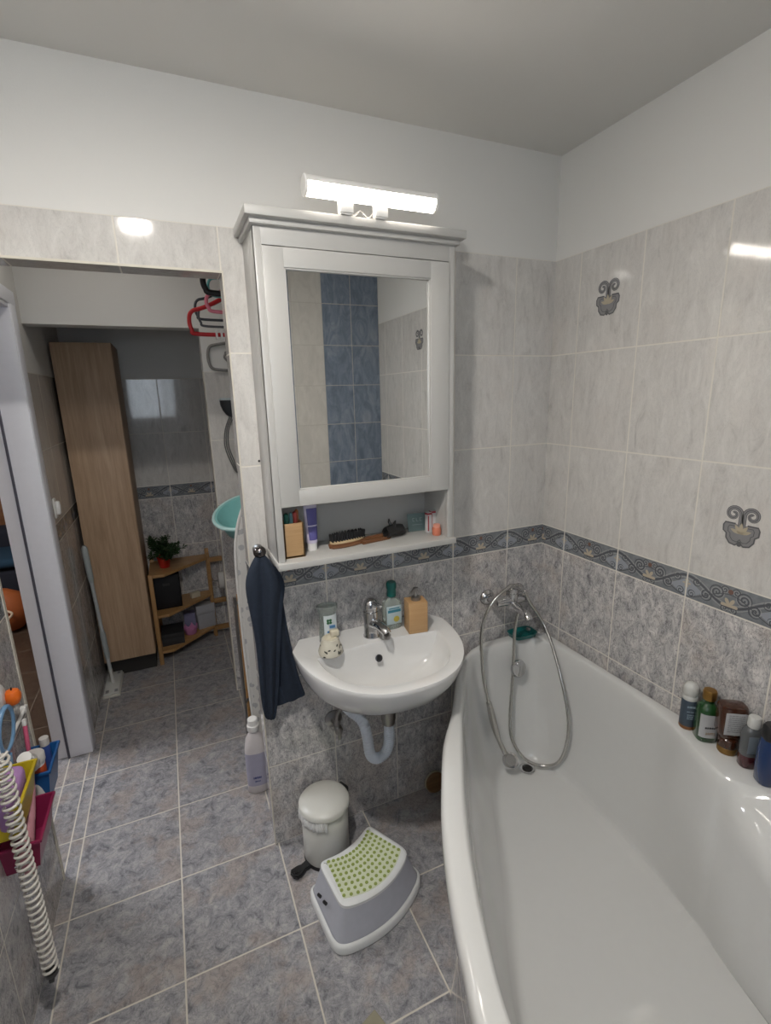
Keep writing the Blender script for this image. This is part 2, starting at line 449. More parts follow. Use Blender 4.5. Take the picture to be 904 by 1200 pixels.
for i, (cy, cz) in enumerate(((-.250, 1.884), (-.752, 1.234), (-1.40, 1.89))):
    o = obj('tile_ornament', ornament(cy, cz, 1.06), [orn_d, orn_l, orn_c], wr, fix=False)
# left wall with the doorway to the next room
DY0, DY1, DZ = .18, .875, 1.965
bm = BM()
wall_slab(bm, 'y', YR-.1, DY0, XL-.14, XL, 0, HC, ZT)
wall_slab(bm, 'y', DY0, DY1, XL-.14, XL, DZ, HC, 1.72)
wall_slab(bm, 'y', DY1, YB+.1, XL-.14, XL, 0, HC, 1.72)
box(bm, XL-.002, XL+.003, DY0-.012, DY0+.003, 0, DZ, mi=2)
struct('wall_left', bm, [tileL, paint, groutM])
# rear wall with the window behind the camera
wx0, wx1, wz0, wz1 = -1.80, -1.20, 1.34, 2.16
bm = BM()
for (a, b, c, d) in ((XL, wx0, 0, HC), (wx1, 0, 0, HC), (wx0, wx1, 0, wz0), (wx0, wx1, wz1, HC)): box(bm, a, b, YR-.12, YR, c, d)
struct('wall_rear', bm, tileRear)
bm = BM()
for (a, b, c, d) in ((wx0, wx0+.035, wz0, wz1), (wx1-.035, wx1, wz0, wz1), (wx0, wx1, wz0, wz0+.035), (wx0, wx1, wz1-.035, wz1), (-1.345, -1.315, wz0, wz1)): box(bm, a, b, YR-.09, YR-.04, c, d, .004)
win = struct('window_1', bm, white)
bm = BM(); box(bm, wx0+.02, wx1-.02, YR-.067, YR-.063, wz0+.02, wz1-.02); obj('window_pane', bm, thin_glass, win)
# passage: header beam and pier at its far side, recess wall, far walls
bm = BM(); wall_slab(bm, 'x', XE, -.62, YH, YH+.1, 0, HC, 1.72); box(bm, XL, XE, YH, YH+.1, 1.916, HC, mi=1)
box(bm, XE-.003, XE, YH-.003, YH+.002, 0, 1.72, mi=2)
struct('wall_passage', bm, [tilePost, paint, groutM])
bm = BM(); box(bm, -.62, -.54, TH, YH+.1, 0, HC); struct('wall_recess', bm, paint)
bm = BM(); wall_slab(bm, 'x', XL, -.8, YB, YB+.12, 0, HC, 1.72); struct('wall_far', bm, [tileFar, paint])
bm = BM(); wall_slab(bm, 'y', YH+.1, YB, -.92, -.8, 0, HC, 1.72); struct('wall_alcove', bm, [tileR, paint])
# door frame (steel, white) seen from inside the passage
bm = BM()
jx0, jx1 = -2.0, XL+.012
def frame_prof(bm, y0, y1, z0, z1):
    box(bm, jx0, jx1, y0, y1, z0, z1, .003)
box(bm, -1.945, jx1, .852, .90, 0, DZ+.01, .003); box(bm, jx0, -1.941, .862, .90, 0, DZ+.01, .002)
box(bm, XL-.001, jx1+.003, .858, .940, 0, DZ+.048, .005)
box(bm, XL-.001, jx1+.0045, DY0, .943, DZ-.005, DZ+.05, .005)
box(bm, jx0, jx1-.002, DY0+.004, .90, DZ-.02, DZ+.01, .003)
fr = struct('door_1', bm, frameM)
bm = BM(); box(bm, -1.948, -1.939, .846, .864, 0, DZ-.01, .002); obj('door_seal', bm, seal, fr)
# next room seen through the doorway
bm = BM(); box(bm, -4.2, XL-.0005, -1.2, 4.0, -.1, -.002); struct('floor', bm, floorBr)
bm = BM(); box(bm, -4.3, XL-.14, 3.9, 4.0, 0, HC); struct('wall_next_room', bm, pinkp)
bm = BM(); box(bm, -4.3, -4.2, -1.2, 4.0, 0, HC); struct('wall_next_room', bm, pinkp)
bm = BM(); box(bm, -4.3, XL-.14, -1.3, -1.2, 0, HC); struct('wall_next_room', bm, pinkp)
bm = BM(); box(bm, XL-.24, XL-.14, YB+.1, 4.0, 0, HC); struct('wall_next_room', bm, pinkp)
bm = BM(); box(bm, -4.3, XL-.14, -1.3, 4.0, HC, HC+.1); struct('ceiling', bm, ceilp)

# ================================================================== LAMPS
def ceiling_lamp(loc, r, e, label, col=(1, .95, .88), drop=.0):
    t = thing('ceiling_lamp', label, 'lamp', loc)
    bm = BM(); lathe(bm, [(0, .0), (r+.012, .0), (r+.012, -.018-drop), (r+.002, -.020-drop), (r+.002, -.010-drop), (0, -.010-drop)], 40); obj('lamp_base', bm, whitep, t)
    bm = BM(); lathe(bm, [(0, -.011-drop), (r*.99, -.011-drop), (r*.99, -.016-drop), (r*.9, -.022-drop), (r*.6, -.027-drop), (0, -.030-drop)], 40); obj('lamp_shade', bm, emis('lamp_glow', col, e), t)
ceiling_lamp((-1.38, -.93, HC), .05, CEIL_E, 'round white drum ceiling lamp above the bathroom floor', drop=.065)
ceiling_lamp((-1.50, .56, HC), .09, HALL_E, 'round flush ceiling lamp in the passage behind the tiled lintel')
ceiling_lamp((-3.0, 1.2, HC), .42, ROOM_E, 'added round fill lamp, unseen in the brown tiled next room', (.93, .95, 1))  # added unseen fill lamp, brightens the doorway floor and door frame

# ================================================================== BATHTUB
def ray_ring(poly, C, angs):
    out = []
    n = len(poly)
    for a in angs:
        dx, dy = math.cos(a), math.sin(a); best = None
        for i in range(n):
            x1, y1 = poly[i][0]-C[0], poly[i][1]-C[1]; x2, y2 = poly[(i+1) % n][0]-C[0], poly[(i+1) % n][1]-C[1]
            ex, ey = x2-x1, y2-y1; den = dx*ey-dy*ex
            if abs(den) < 1e-12: continue
            t = (x1*ey-y1*ex)/den; s = (x1*dy-y1*dx)/den
            if t > 0 and -1e-6 <= s <= 1+1e-6 and (best is None or t > best): best = t
        out.append((C[0]+dx*best, C[1]+dy*best))
    return out
CT = (-.42, -.92)
O_l = catmull([(-.262, -.004, 0), (-.38, -.045, 0), (-.508, -.168, 0), (-.63, -.335, 0), (-.723, -.445, 0), (-.80, -.566, 0), (-.871, -.69, 0), (-.94, -.84, 0), (-.988, -.97, 0), (-1.016, -1.06, 0), (-1.035, -1.22, 0), (-1.025, -1.45, 0), (-.97, -1.70, 0), (-.88, -1.86, 0), (-.80, -1.972, 0)], 8)
outer = [(p.x, p.y) for p in O_l] + [(-.004, -1.972), (-.004, -.004)]
I_c = catmull([(-.165, -.060, 0), (-.300, -.056, 0), (-.409, -.098, 0), (-.568, -.305, 0), (-.669, -.462, 0), (-.779, -.645, 0), (-.86, -.802, 0), (-.92, -.944, 0), (-.960, -1.069, 0), (-.975, -1.22, 0), (-.965, -1.45, 0), (-.91, -1.68, 0), (-.76, -1.86, 0), (-.45, -1.90, 0), (-.18, -1.88, 0), (-.10, -1.75, 0), (-.085, -1.4, 0), (-.088, -1.10, 0), (-.10, -.97, 0), (-.135, -.89, 0), (-.136, -.845, 0), (-.095, -.735, 0), (-.056, -.62, 0), (-.042, -.45, 0), (-.040, -.28, 0), (-.050, -.14, 0), (-.085, -.075, 0)], 8, True)
inner = [(p.x, p.y) for p in I_c]
L_c = catmull([(-.165, -.085, 0), (-.300, -.085, 0), (-.40, -.125, 0), (-.555, -.325, 0), (-.648, -.475, 0), (-.755, -.655, 0), (-.835, -.81, 0), (-.892, -.95, 0), (-.930, -1.075, 0), (-.945, -1.22, 0), (-.93, -1.45, 0), (-.88, -1.66, 0), (-.74, -1.80, 0), (-.45, -1.84, 0), (-.25, -1.80, 0), (-.21, -1.7, 0), (-.245, -1.4, 0), (-.27, -1.12, 0), (-.22, -.985, 0), (-.175, -.90, 0), (-.155, -.84, 0), (-.112, -.73, 0), (-.078, -.62, 0), (-.066, -.45, 0), (-.064, -.29, 0), (-.074, -.16, 0), (-.10, -.10, 0)], 8, True)
ledge = [(p.x, p.y) for p in L_c]
B_c = catmull([(-.20, -.178, 0), (-.30, -.205, 0), (-.415, -.335, 0), (-.56, -.605, 0), (-.66, -.75, 0), (-.74, -.89, 0), (-.79, -1.05, 0), (-.81, -1.25, 0), (-.78, -1.5, 0), (-.62, -1.64, 0), (-.42, -1.62, 0), (-.30, -1.45, 0), (-.25, -1.2, 0), (-.20, -1.0, 0), (-.155, -.85, 0), (-.125, -.60, 0), (-.120, -.40, 0), (-.135, -.25, 0)], 8, True)
bottom = [(p.x, p.y) for p in B_c]
angs = sorted([2*PI*i/220 for i in range(220)] + [math.atan2(p[1]-CT[1], p[0]-CT[0]) % (2*PI) for p in ((-.004, -.004), (-.004, -1.972), (-.80, -1.972), (-.262, -.004))])
RO = ray_ring(outer, CT, angs); RI = ray_ring(inner, CT, angs); RL = ray_ring(ledge, CT, angs); RB = ray_ring(bottom, CT, angs)
RL2 = []
for a_, b_ in zip(RI, RL):
    dd_ = math.hypot(a_[0]-b_[0], a_[1]-b_[1]); nn_ = .013 + max(0, dd_-.036)
    vx, vy = CT[0]-a_[0], CT[1]-a_[1]; l_ = math.hypot(vx, vy); RL2.append((a_[0]+vx/l_*nn_, a_[1]+vy/l_*nn_))
RL = RL2
def lerp_ring(A, B, t, z, zf=None): return [(a[0]+(b[0]-a[0])*t, a[1]+(b[1]-a[1])*t, z if zf is None else zf(a, b)) for a, b in zip(A, B)]
def toward(A, d):
    out = []
    for a in A:
        vx, vy = CT[0]-a[0], CT[1]-a[1]; l = math.hypot(vx, vy); out.append((a[0]+vx/l*d, a[1]+vy/l*d))
    return out
ZR = .61
rings = []
for d, z in ((.020, ZR-.062), (.004, ZR-.058), (.0, ZR-.045), (.0, ZR-.020), (.003, ZR-.008), (.010, ZR-.0015), (.018, ZR)):
    rings.append([(p[0], p[1], z) for p in toward(RO, d)])
for t, z in ((-.010, ZR-.0005), (-.004, ZR-.003), (.001, ZR-.010)):
    rings.append([(p[0], p[1], z) for p in toward(RI, t)])
rings.append([(p[0], p[1], ZR-.03) for p in lerp_ring(RI, RL, .45, 0)])
rings.append([(p[0], p[1], ZR-.065) for p in lerp_ring(RI, RL, .85, 0)])
rings.append([(p[0], p[1], ZR-.085) for p in RL])
ZBm = .135
for k in range(1, 15):
    t = k/14
    # wall falls almost straight then turns into the floor
    rad = 1-(1-t)**1.0; zz = (ZR-.085) + (ZBm-(ZR-.085))*min(1, (t*1.12))**.82
    f = .62*t + .38*t**2.2
    if t > .9: zz = ZBm + (1-t)*.05
    rings.append([(p[0], p[1], zz) for p in lerp_ring(RL, RB, f, 0)])
for t in (.12, .35, .65, .9): rings.append([(p[0], p[1], ZBm-.004*t) for p in toward(RB, .02+t*.12)] if t < .3 else lerp_ring(RB, [CT]*len(RB), t, ZBm-.006))
tub = thing('bathtub', 'large white asymmetric bathtub standing in the corner against the tiled walls', 'bathtub', (0, 0, 0))
bm = BM(); loft(bm, rings, cap0=False, cap1=True)
o = obj('basin', bm, acryl, tub, fix=True, sharp=75)
# tiled apron under the rim
bm = BM(); P = toward(RO, .028)
loft(bm, [[(p[0], p[1], 0.001) for p in P], [(p[0], p[1], ZR-.055) for p in P]], cap0=False, cap1=False, smooth=True)
obj('apron', bm, tileTub, tub)
# plug hole and overflow rosette
bm = BM(); lathe(bm, [(.030, 0), (.030, .003), (.026, .0045), (.021, .003), (.019, -.002), (.0, -.002)], 32, M=T(-.207, -.218, ZBm+.002)); o = obj('drain', bm, chrome, tub)
bm = BM(); lathe(bm, [(.019, 0), (.017, .002), (0, .002)], 24, M=T(-.207, -.218, ZBm+.0025)); 
for k in range(4): box(bm, -.016, .016, -.0018, .0018, .002, .0035, M=T(-.207, -.218, ZBm+.0025) @ RZ(45*k))
obj('strainer', bm, plain('strainer_dark', (.06, .06, .06), .3, .8), o)
Mo = T(-.178, -.102, .510) @ RX(72)
bm = BM(); lathe(bm, [(.036, 0), (.036, .004), (.031, .010), (.012, .013), (0, .0135)], 36, M=Mo); lathe(bm, [(.009, .010), (.009, .016), (0, .017)], 16, M=Mo @ T(0, .018, 0)); obj('overflow_cover', bm, chrome, tub)

# ================================================================== MIRROR CABINET
CX0, CX1, CY, CZ0, CZ1 = -1.108, -.530, -.172, 1.108, 2.020
cab = thing('mirror_cabinet', 'white framed wall cabinet with a tall mirror door and an open shelf below', 'cabinet', (CX0, 0, CZ0))
lx = lambda x: x-CX0; lz = lambda z: z-CZ0
bm = BM()
box(bm, 0, .018, CY+.004, -.001, .018, lz(CZ1), .0015); box(bm, lx(CX1)-.018, lx(CX1), CY+.004, -.001, .018, lz(CZ1), .0015)
box(bm, .016, lx(CX1)-.016, -.008, -.001, .018, lz(CZ1))
box(bm, .016, lx(CX1)-.016, CY+.02, -.004, lz(1.292), lz(1.310)); box(bm, .016, lx(CX1)-.016, CY+.01, -.004, lz(CZ1)-.02, lz(CZ1))
# face stiles
box(bm, 0, .020, CY, CY+.018, .018, lz(CZ1), .002); box(bm, lx(CX1)-.020, lx(CX1), CY, CY+.018, .018, lz(CZ1), .002)
box(bm, .018, lx(CX1)-.018, CY, CY+.016, lz(1.964), lz(CZ1), .001)
obj('body', bm, white, cab)
bm = BM(); box(bm, -.022, lx(CX1)+.022, CY-.030, -.001, lz(CZ1), lz(CZ1)+.022, .003); box(bm, -.010, lx(CX1)+.010, CY-.014, -.001, lz(CZ1)-.014, lz(CZ1)+.001, .004); obj('cornice', bm, white, cab)
bm = BM(); box(bm, -.004, lx(CX1)+.006, CY-.014, -.001, 0, .020, .0025); obj('shelf', bm, white, cab)
dx0, dx1, dz0, dz1 = lx(-1.090), lx(-.549), lz(1.290), lz(1.961)
mx0, mx1, mz0, mz1 = lx(-1.036), lx(-.612), lz(1.335), lz(1.914)
bm = BM(); yf, yb = CY-.004, CY+.014
box(bm, dx0, mx0, yf, yb, dz0, dz1, .0015); box(bm, mx1, dx1, yf, yb, dz0, dz1, .0015)
box(bm, mx0-.001, mx1+.001, yf, yb, dz0, mz0, .001); box(bm, mx0-.001, mx1+.001, yf, yb, mz1, dz1, .001)
door = obj('door', bm, white, cab)
# bevelled glazing bead
bm = BM()
for (a, b, c, d) in ((mx0, mx0+.004, mz0, mz1), (mx1-.004, mx1, mz0, mz1), (mx0, mx1, mz0, mz0+.004), (mx0, mx1, mz1-.004, mz1)): box(bm, a, b, yf+.003, yb-.004, c, d, .001)
obj('glazing_bead', bm, white, door)
bm = BM(); box(bm, mx0+.001, mx1-.001, CY+.006, CY+.010, mz0+.001, mz1-.001); lab(obj('mirror', bm, mirrorM, door), 'mirror glass set in the white door')

# LED light on top of the cabinet
lamp = thing('mirror_lamp', 'white tubular lamp glowing on top of the mirror cabinet', 'lamp', (-.798, -.20, 2.098))
Ll = .375; hl = Ll/2
def arc(r, a0, a1, n): return [(r*math.cos(R_(a0+(a1-a0)*i/n)), r*math.sin(R_(a0+(a1-a0)*i/n))) for i in range(n+1)]
# cross-section in (y,z); the diffuser faces the front and down
def extr(bm, prof, x0, x1, mi=0):
    t = bmesh.new(); A = [t.verts.new((x0, p[0], p[1])) for p in prof]; B = [t.verts.new((x1, p[0], p[1])) for p in prof]; n = len(prof)
    for i in range(n):
        f = t.faces.new((A[i], A[(i+1) % n], B[(i+1) % n], B[i])); f.smooth = True
    t.faces.new(A[::-1]); t.faces.new(B); add(bm, t, mi)
bm = BM(); extr(bm, [(p[0], p[1]) for p in arc(.0235, -68, 170, 26)], -hl+.006, hl-.006); obj('housing', bm, whitep, lamp)
bm = BM(); extr(bm, [(p[0], p[1]) for p in arc(.0228, 172, 290, 16)], -hl+.006, hl-.006); obj('diffuser', bm, emis('lamp_diffuser', (1, .92, .82), LED_E), lamp)
for sx in (-1, 1):
    bm = BM(); lathe(bm, [(.0, 0), (.023, 0), (.0248, .002), (.0248, .007), (0, .007)], 32, M=T(sx*(hl-.0065) - .0035, 0, 0) @ RY(90)); obj('end_cap', bm, whitep, lamp)
for x in (-.075, .022):
    bm = BM(); box(bm, x-.018, x+.018, -.010, .012, -.052, -.016, .002); box(bm, x-.015, x+.015, -.006, .12, -.055, -.0505, .001); obj('bracket', bm, whitep, lamp)
bm = BM(); tube(bm, catmull([(-.06, .01, -.022), (-.045, .03, -.045), (-.02, .035, -.03), (.0, .03, -.046), (.02, .012, -.022)], 6), .0025, 8); obj('cable', bm, plain('cable_grey', (.35, .34, .33), .5), lamp)

# ================================================================== SHELF ITEMS
zs = CZ0+.020
t = thing('bamboo_cup', 'square bamboo cup of brushes at the left end of the open white shelf', 'cup', (-1.052, -.112, zs))
bm = BM(); a = .030
box(bm, -a, a, -a, a, 0, .006); box(bm, -a, a, -a, -a+.005, .0, .105, .001); box(bm, -a, a, a-.005, a, .0, .105, .001); box(bm, -a, -a+.005, -a, a, .0, .105, .001); box(bm, a-.005, a, -a, a, .0, .105, .001)
obj('cup_body', bm, bamboo, t)
for i, (c, x, y, h, r) in enumerate((((.02, .12, .09), -.015, -.008, .128, .008), ((.10, .22, .24), -.002, -.012, .13, .006), ((.35, .05, .04), .010, -.008, .131, .008), ((.45, .16, .06), .019, .004, .134, .006))):
    o = thing('toothbrush', ['dark green brush handle standing in the bamboo cup on the shelf', 'teal brush handle standing in the bamboo cup on the shelf', 'dark red brush handle standing in the bamboo cup on the shelf', 'orange brush handle standing in the bamboo cup on the shelf'][i], 'toothbrush', (-1.052+x, -.112+y, zs+.007), group='brushes in the bamboo cup')
    bm = BM(); lathe(bm, [(0, 0), (r*.7, .001), (r*.8, .05), (r, .10), (r*.95, h-.006), (0, h)], 14); obj('handle', bm, plain('brush_%d' % i, c, .35), o)
t = thing('cream_tube', 'white and purple cream tube standing on its cap beside the bamboo cup', 'tube', (-.985, -.085, zs))
bm = BM(); lathe(bm, [(.0, 0), (.0155, 0), (.0155, .024), (0, .024)], 24); obj('cap', bm, whitep, t)
bm = BM()
loft(bm, [[((.017+.004*k/5)*math.cos(q), (.017*(1-k/5)+.0015)*math.sin(q), .024+k*.0235) for q in [2*PI*i/24 for i in range(24)]] for k in range(6)])
obj('tube_body', bm, plain('tube_white_lilac', (.62, .58, .72), .3), t)
bm = BM()
for z0, z1, k0 in ((.034, .076, 0), (.080, .132, 1)):
    loft(bm, [[((.0175+.004*((z-.024)/.1175))*math.cos(q), -(.0172*(1-(z-.024)/.1175)+.0022)*math.sin(q), z) for q in [PI*(.10+.62*i/12) for i in range(13)]] for z in (z0, (z0+z1)/2, z1)], cap0=False, cap1=False, closed=False)
obj('printed_label', bm, plain('tube_label_purple', (.11, .10, .30), .4), t, fix=False)
# hairbrush
t = thing('hairbrush', 'wooden hairbrush with black bristles lying on the open white shelf', 'hairbrush', (-.862, -.092, zs), rot=(0, 0, R_(10)))
bm = BM(); L = [(-.075, .0), (-.07, .016), (-.04, .024), (0, .025), (.03, .020), (.055, .010), (.08, .0075), (.115, .009), (.128, .004)]
prism(bm, [(p[0], p[1]) for p in L]+[(p[0], -p[1]) for p in L[::-1]], 0, .014, .004); obj('handle', bm, wood('dark_wood', (.25, .11, .05), (.14, .06, .025), 0), t)
bm = BM(); prism(bm, [(x*.9-.004, y*.86) for x, y in L[:6]]+[(x*.9-.004, -y*.86) for x, y in L[5::-1]], .0135, .022, .002); lab(obj('cushion', bm, plain('brush_cushion', (.55, .42, .25), .6), t), 'cream cushion of the hairbrush')
bm = BM()
for i in range(13):
    for j in range(-3, 4):
        x = -.066+i*.0095; w = .0065*3*max(.25, math.sqrt(max(0, 1-((x+.01)/.072)**2)))
        y = j*w/3.4*1.0
        lathe(bm, [(.0026, .0), (.0022, .020), (.0006, .024)], 5, M=T(x, y, .021) @ RX(random.uniform(-7, 7)) @ RY(random.uniform(-7, 7)))
obj('bristles', bm, blackf, t)
t = obj('paddle_comb', BM(), wood('dark_wood', (0, 0, 0), (0, 0, 0)), loc=(-.775, -.102, zs), rot=(0, 0, R_(8)))
bm = BM(); prism(bm, [(-.055, -.009), (.03, -.006), (.052, -.004), (.056, 0), (.052, .004), (.03, .006), (-.055, .009)], 0, .009, .003); bm.to_mesh(t.data); bm.free()
tag(t, 'slim dark wooden brush handle lying between hairbrush and black hair clip', 'comb')
# hair claw clip: two toothed jaws with a spring
t = thing('hair_clip', 'black claw hair clip on the open shelf right of the hairbrush', 'hair clip', (-.705, -.085, zs), rot=(0, 0, R_(15)))
for sg in (-1, 1):
    bm = BM(); loft(bm, [[(-.034+.068*u, sg*(.006+.014*math.sin(PI*v)), .004+.036*v + .004*math.sin(PI*u)) for v in (0, .25, .5, .75, 1)] + [(-.034+.068*u, sg*(.002+.011*math.sin(PI*v)), .004+.036*v+.004*math.sin(PI*u)) for v in (1, .75, .5, .25, 0)] for u in [i/8 for i in range(9)]])
    for k in range(6): lathe(bm, [(.0028, 0), (.001, .016)], 6, M=T(-.028+k*.011, sg*.005, .010) @ RX(sg*-60) @ RX(180*(sg > 0)*0))
    tube(bm, [(-.004, sg*.008, .038), (-.008, sg*.014, .052), (-.006, sg*.017, .062)], [.006, .005, .002], 8)
    obj('jaw', bm, black, t)
bm = BM(); tube(bm, [(.010*math.cos(a*.9)*.5, .0, .034) for a in (0, 1)]+[(.008, .0, .034)], .003, 6); tube(bm, [(-.010+i*.0006, .004*math.cos(i*1.2), .036+.004*math.sin(i*1.2)) for i in range(34)], .0009, 5); obj('spring', bm, dchrome, t)
t = thing('greeting_card', 'small grey green card leaning on the back of the open shelf', 'card', (-.600, -.055, zs), rot=(R_(-14), 0, R_(-8)))
bm = BM(); box(bm, -.034, .034, -.0015, .0015, 0, .062, .0008); obj('card_face', bm, plain('card_green', (.17, .24, .235), .6), t)
bm = BM()
for i, x in enumerate((-.016, -.003, .010)):
    box(bm, x, x+.008, -.0022, -.0014, .034, .036); box(bm, x, x+.002, -.0022, -.0014, .034, .046)
    if i != 1: box(bm, x, x+.008, -.0022, -.0014, .044, .046)
box(bm, -.018, .018, -.0022, -.0014, .022, .0236)
obj('lettering', bm, plain('card_pale', (.36, .43, .42), .6), t)
t = thing('small_jar', 'small coral orange jar at the right end of the open shelf', 'jar', (-.566, -.128, zs))
bm = BM(); lathe(bm, [(0, 0), (.013, 0), (.0155, .004), (.0155, .022), (.013, .027), (0, .027)], 28); obj('jar_body', bm, plain('coral_glass', (.62, .20, .12), .25), t)
bm = BM(); lathe(bm, [(.0, .027), (.012, .027), (.012, .036), (.0105, .038), (0, .038)], 28); obj('lid', bm, plain('coral_lid', (.66, .27, .19), .35), t)
for i, (x, y, h, a) in enumerate(((-.573, -.083, .070, 8), (-.556, -.080, .074, -3))):
    t = thing('ointment_box', ['small white and red ointment box left behind the coral jar', 'small white and red ointment box right behind the coral jar, nearest the cabinet side'][i], 'box', (x, y, zs), rot=(0, 0, R_(a)), group='ointment boxes at the right end of the shelf')
    bm = BM(); box(bm, -.0085, .0085, -.009, .009, 0, h, .0008); obj('carton', bm, plain('carton_white', (.62, .6, .6), .5), t)
    bm = BM(); box(bm, -.0088, .0088, -.0093, .0093, h-.008, h-.001, .0008); box(bm, -.0088, -.004, -.0093, -.0085, .006, h-.01); obj('printed_band', bm, plain('carton_red', (.35, .04, .05), .5), t)

# ================================================================== WASHBASIN
SX0, SX1, SZ = -1.070, -.512, .790
sc = (SX0+SX1)/2; hw = (SX1-SX0)/2
sink = thing('washbasin', 'white half round ceramic washbasin hung on the tiled wall under the cabinet', 'washbasin', (sc, 0, SZ))
def sink_out(t, s=1.0, d=0.0):
    # t in 0..1 goes left-back -> front -> right-back; returns local xy
    a = PI*t
    return (-(hw*s)*math.copysign(abs(math.cos(a))**.86, math.cos(a)), -.085-(.345*s)*math.sin(a)**.92 - d)
N = 48
def outline(s, yb, z, fy=1.0, cy=0.0):
    pts = []
    for i in range(N+1):
        t_ = i/N; a = PI*t_
        pts.append((-(hw*s)*math.copysign(abs(math.cos(a))**.84, math.cos(a)), -.075*min(1, s*1.1)+cy-(.358*s*fy)*abs(math.sin(a))**.95, z))
    nb = 14
    for i in range(1, nb):
        q = i/nb; pts.append((hw*s*(1-2*q), yb, z))
    # sides run back to the wall
    return pts
def full_ring(s, z, fy=1.0, back=-.002):
    pts = outline(s, back, z, fy)
    return pts
outer_r = []
for s, z, fy, bk in ((.26, -.208, .42, -.02), (.36, -.205, .55, -.014), (.52, -.192, .72, -.008), (.68, -.168, .84, -.004), (.81, -.135, .91, -.002), (.90, -.098, .955, -.002), (.955, -.060, .98, -.002), (.985, -.030, .993, -.002), (.995, -.016, .997, -.002), (1.0, -.006, 1.0, -.002), (.997, .0, .997, -.004)):
    outer_r.append(full_ring(s, z, fy, bk))
# inner bowl outline: D shaped, straight at the back (tap ledge)
def bowl_ring(s, z, cx=.0, cyb=-.150, depth=.235, w=.215, sq=.78):
    pts = []
    for i in range(N+1):
        a = PI*i/N
        pts.append((cx-(w*s)*math.copysign(abs(math.cos(a))**sq, math.cos(a)), cyb-(depth*s)*abs(math.sin(a))**.9+ (1-s)*-.055, z))
    nb = 14
    xe = w*s
    for i in range(1, nb):
        q = i/nb; pts.append((cx+xe*(1-2*q), cyb+(1-s)*-.055 + .018*s*math.sin(PI*q), z))
    return pts
br = [bowl_ring(1.02, -.0005), bowl_ring(1.0, -.004), bowl_ring(.985, -.012), bowl_ring(.955, -.035), bowl_ring(.90, -.065), bowl_ring(.80, -.092), bowl_ring(.64, -.112), bowl_ring(.42, -.125), bowl_ring(.2, -.131), bowl_ring(.09, -.134)]
bm = BM(); loft(bm, outer_r + br); 
o = obj('bowl', bm, ceramic, sink, sharp=60)
# raised splash ledge at the back edge
bm = BM(); lathe(bm, [(.0, .0), (.026, 0), (.029, .003), (.024, .0045), (.018, .002), (0, .002)], 30, M=T(.0, -.245, -.134)); lathe(bm, [(.016, .004), (.019, .009), (.015, .014), (0, .016)], 28, M=T(.0, -.245, -.134)); obj('drain_plug', bm, dchrome, sink)
bm = BM(); lathe(bm, [(.0125, 0), (.0125, .002), (.009, .003), (.0085, 0), (0, 0)], 24, M=T(-.01, -.1555, -.048) @ RX(72)); obj('overflow_ring', bm, plain('overflow_dark', (.10, .10, .11), .3, .8), sink)
# tap
tap = thing('basin_tap', 'chrome single lever mixer tap standing on the washbasin ledge', 'tap', (-.797, -.085, SZ))
bm = BM(); lathe(bm, [(.0, 0), (.028, 0), (.028, .004), (.0255, .008), (.0245, .05), (.0255, .085), (.026, .092), (0, .092)], 32)
tube(bm, catmull([(0, -.01, .050), (.010, -.04, .054), (.020, -.072, .046), (.023, -.082, .038)], 6), [.018]*6+[.0165]*7+[.0155]*6, 16)
obj('body', bm, chrome, tap)
bm = BM(); lathe(bm, [(.0125, 0), (.0125, -.012), (.010, -.013), (0, -.012)], 20, M=T(.023, -.082, .036)); obj('aerator', bm, dchrome, tap)
bm = BM(); lathe(bm, [(.0225, .092), (.0245, .096), (.0245, .114), (.021, .128), (.013, .137), (0, .139)], 32)
tube(bm, catmull([(0, -.005, .118), (.008, -.035, .126), (.014, -.060, .128)], 6), [.012, .012, .011, .010, .010, .009, .009, .008, .008, .007, .007, .006, .004], 12, M=T()); obj('lever', bm, chrome, tap)
# trap and waste under the basin
ZU = SZ-.205
trap = thing('drain_trap', 'white ribbed plastic drain hose with a chrome cup under the washbasin', 'drain pipe', (sc, -.20, ZU+.012))
bm = BM(); lathe(bm, [(0, 0), (.024, 0), (.025, -.004), (.025, -.055), (.021, -.060), (.021, -.075), (0, -.075)], 28); obj('chrome_cup', bm, dchrome, trap)
bm = BM(); path = catmull([(0, 0, -.07), (.001, 0, -.12), (-.002, .0, -.155), (-.016, .004, -.192), (-.046, .004, -.200), (-.070, .0, -.170), (-.076, .005, -.11), (-.086, .02, -.055), (-.112, .065, -.035), (-.125, .13, -.032), (-.13, .198, -.035)], 18)
tube(bm, path, [.0170+.0016*(1 if (i % 3 == 0) else (-.3)) for i in range(len(path))], 18); obj('ribbed_hose', bm, plain('hose_white', (.62, .66, .72), .45), trap)
bm = BM(); lathe(bm, [(0, 0), (.032, 0), (.030, .006), (.02, .010), (0, .010)], 28, M=T(-.13, .199, -.035) @ RX(90)); obj('wall_rosette', bm, whitep, trap)
val = thing('angle_valve', 'chrome angle valve with a wall rosette and hose left of the drain hose', 'valve', (-.925, -.001, .452))
bm = BM(); lathe(bm, [(0, 0), (.033, 0), (.032, .006), (.014, .013), (.011, .02), (.011, .055), (0, .055)], 28, M=RX(90)); obj('rosette', bm, dchrome, val)
bm = BM(); lathe(bm, [(.0, -.030), (.0085, -.030), (.0105, -.020), (.0105, .022), (.008, .026), (0, .026)], 20, M=T(0, -.05, 0)); lathe(bm, [(0, 0), (.009, 0), (.015, .004), (.015, .020), (.010, .024), (0, .024)], 8, M=T(0, -.05, -.005) @ RX(90)); box(bm, -.006, .006, -.078, -.066, -.038, .01, .003); obj('valve_body', bm, dchrome, val)
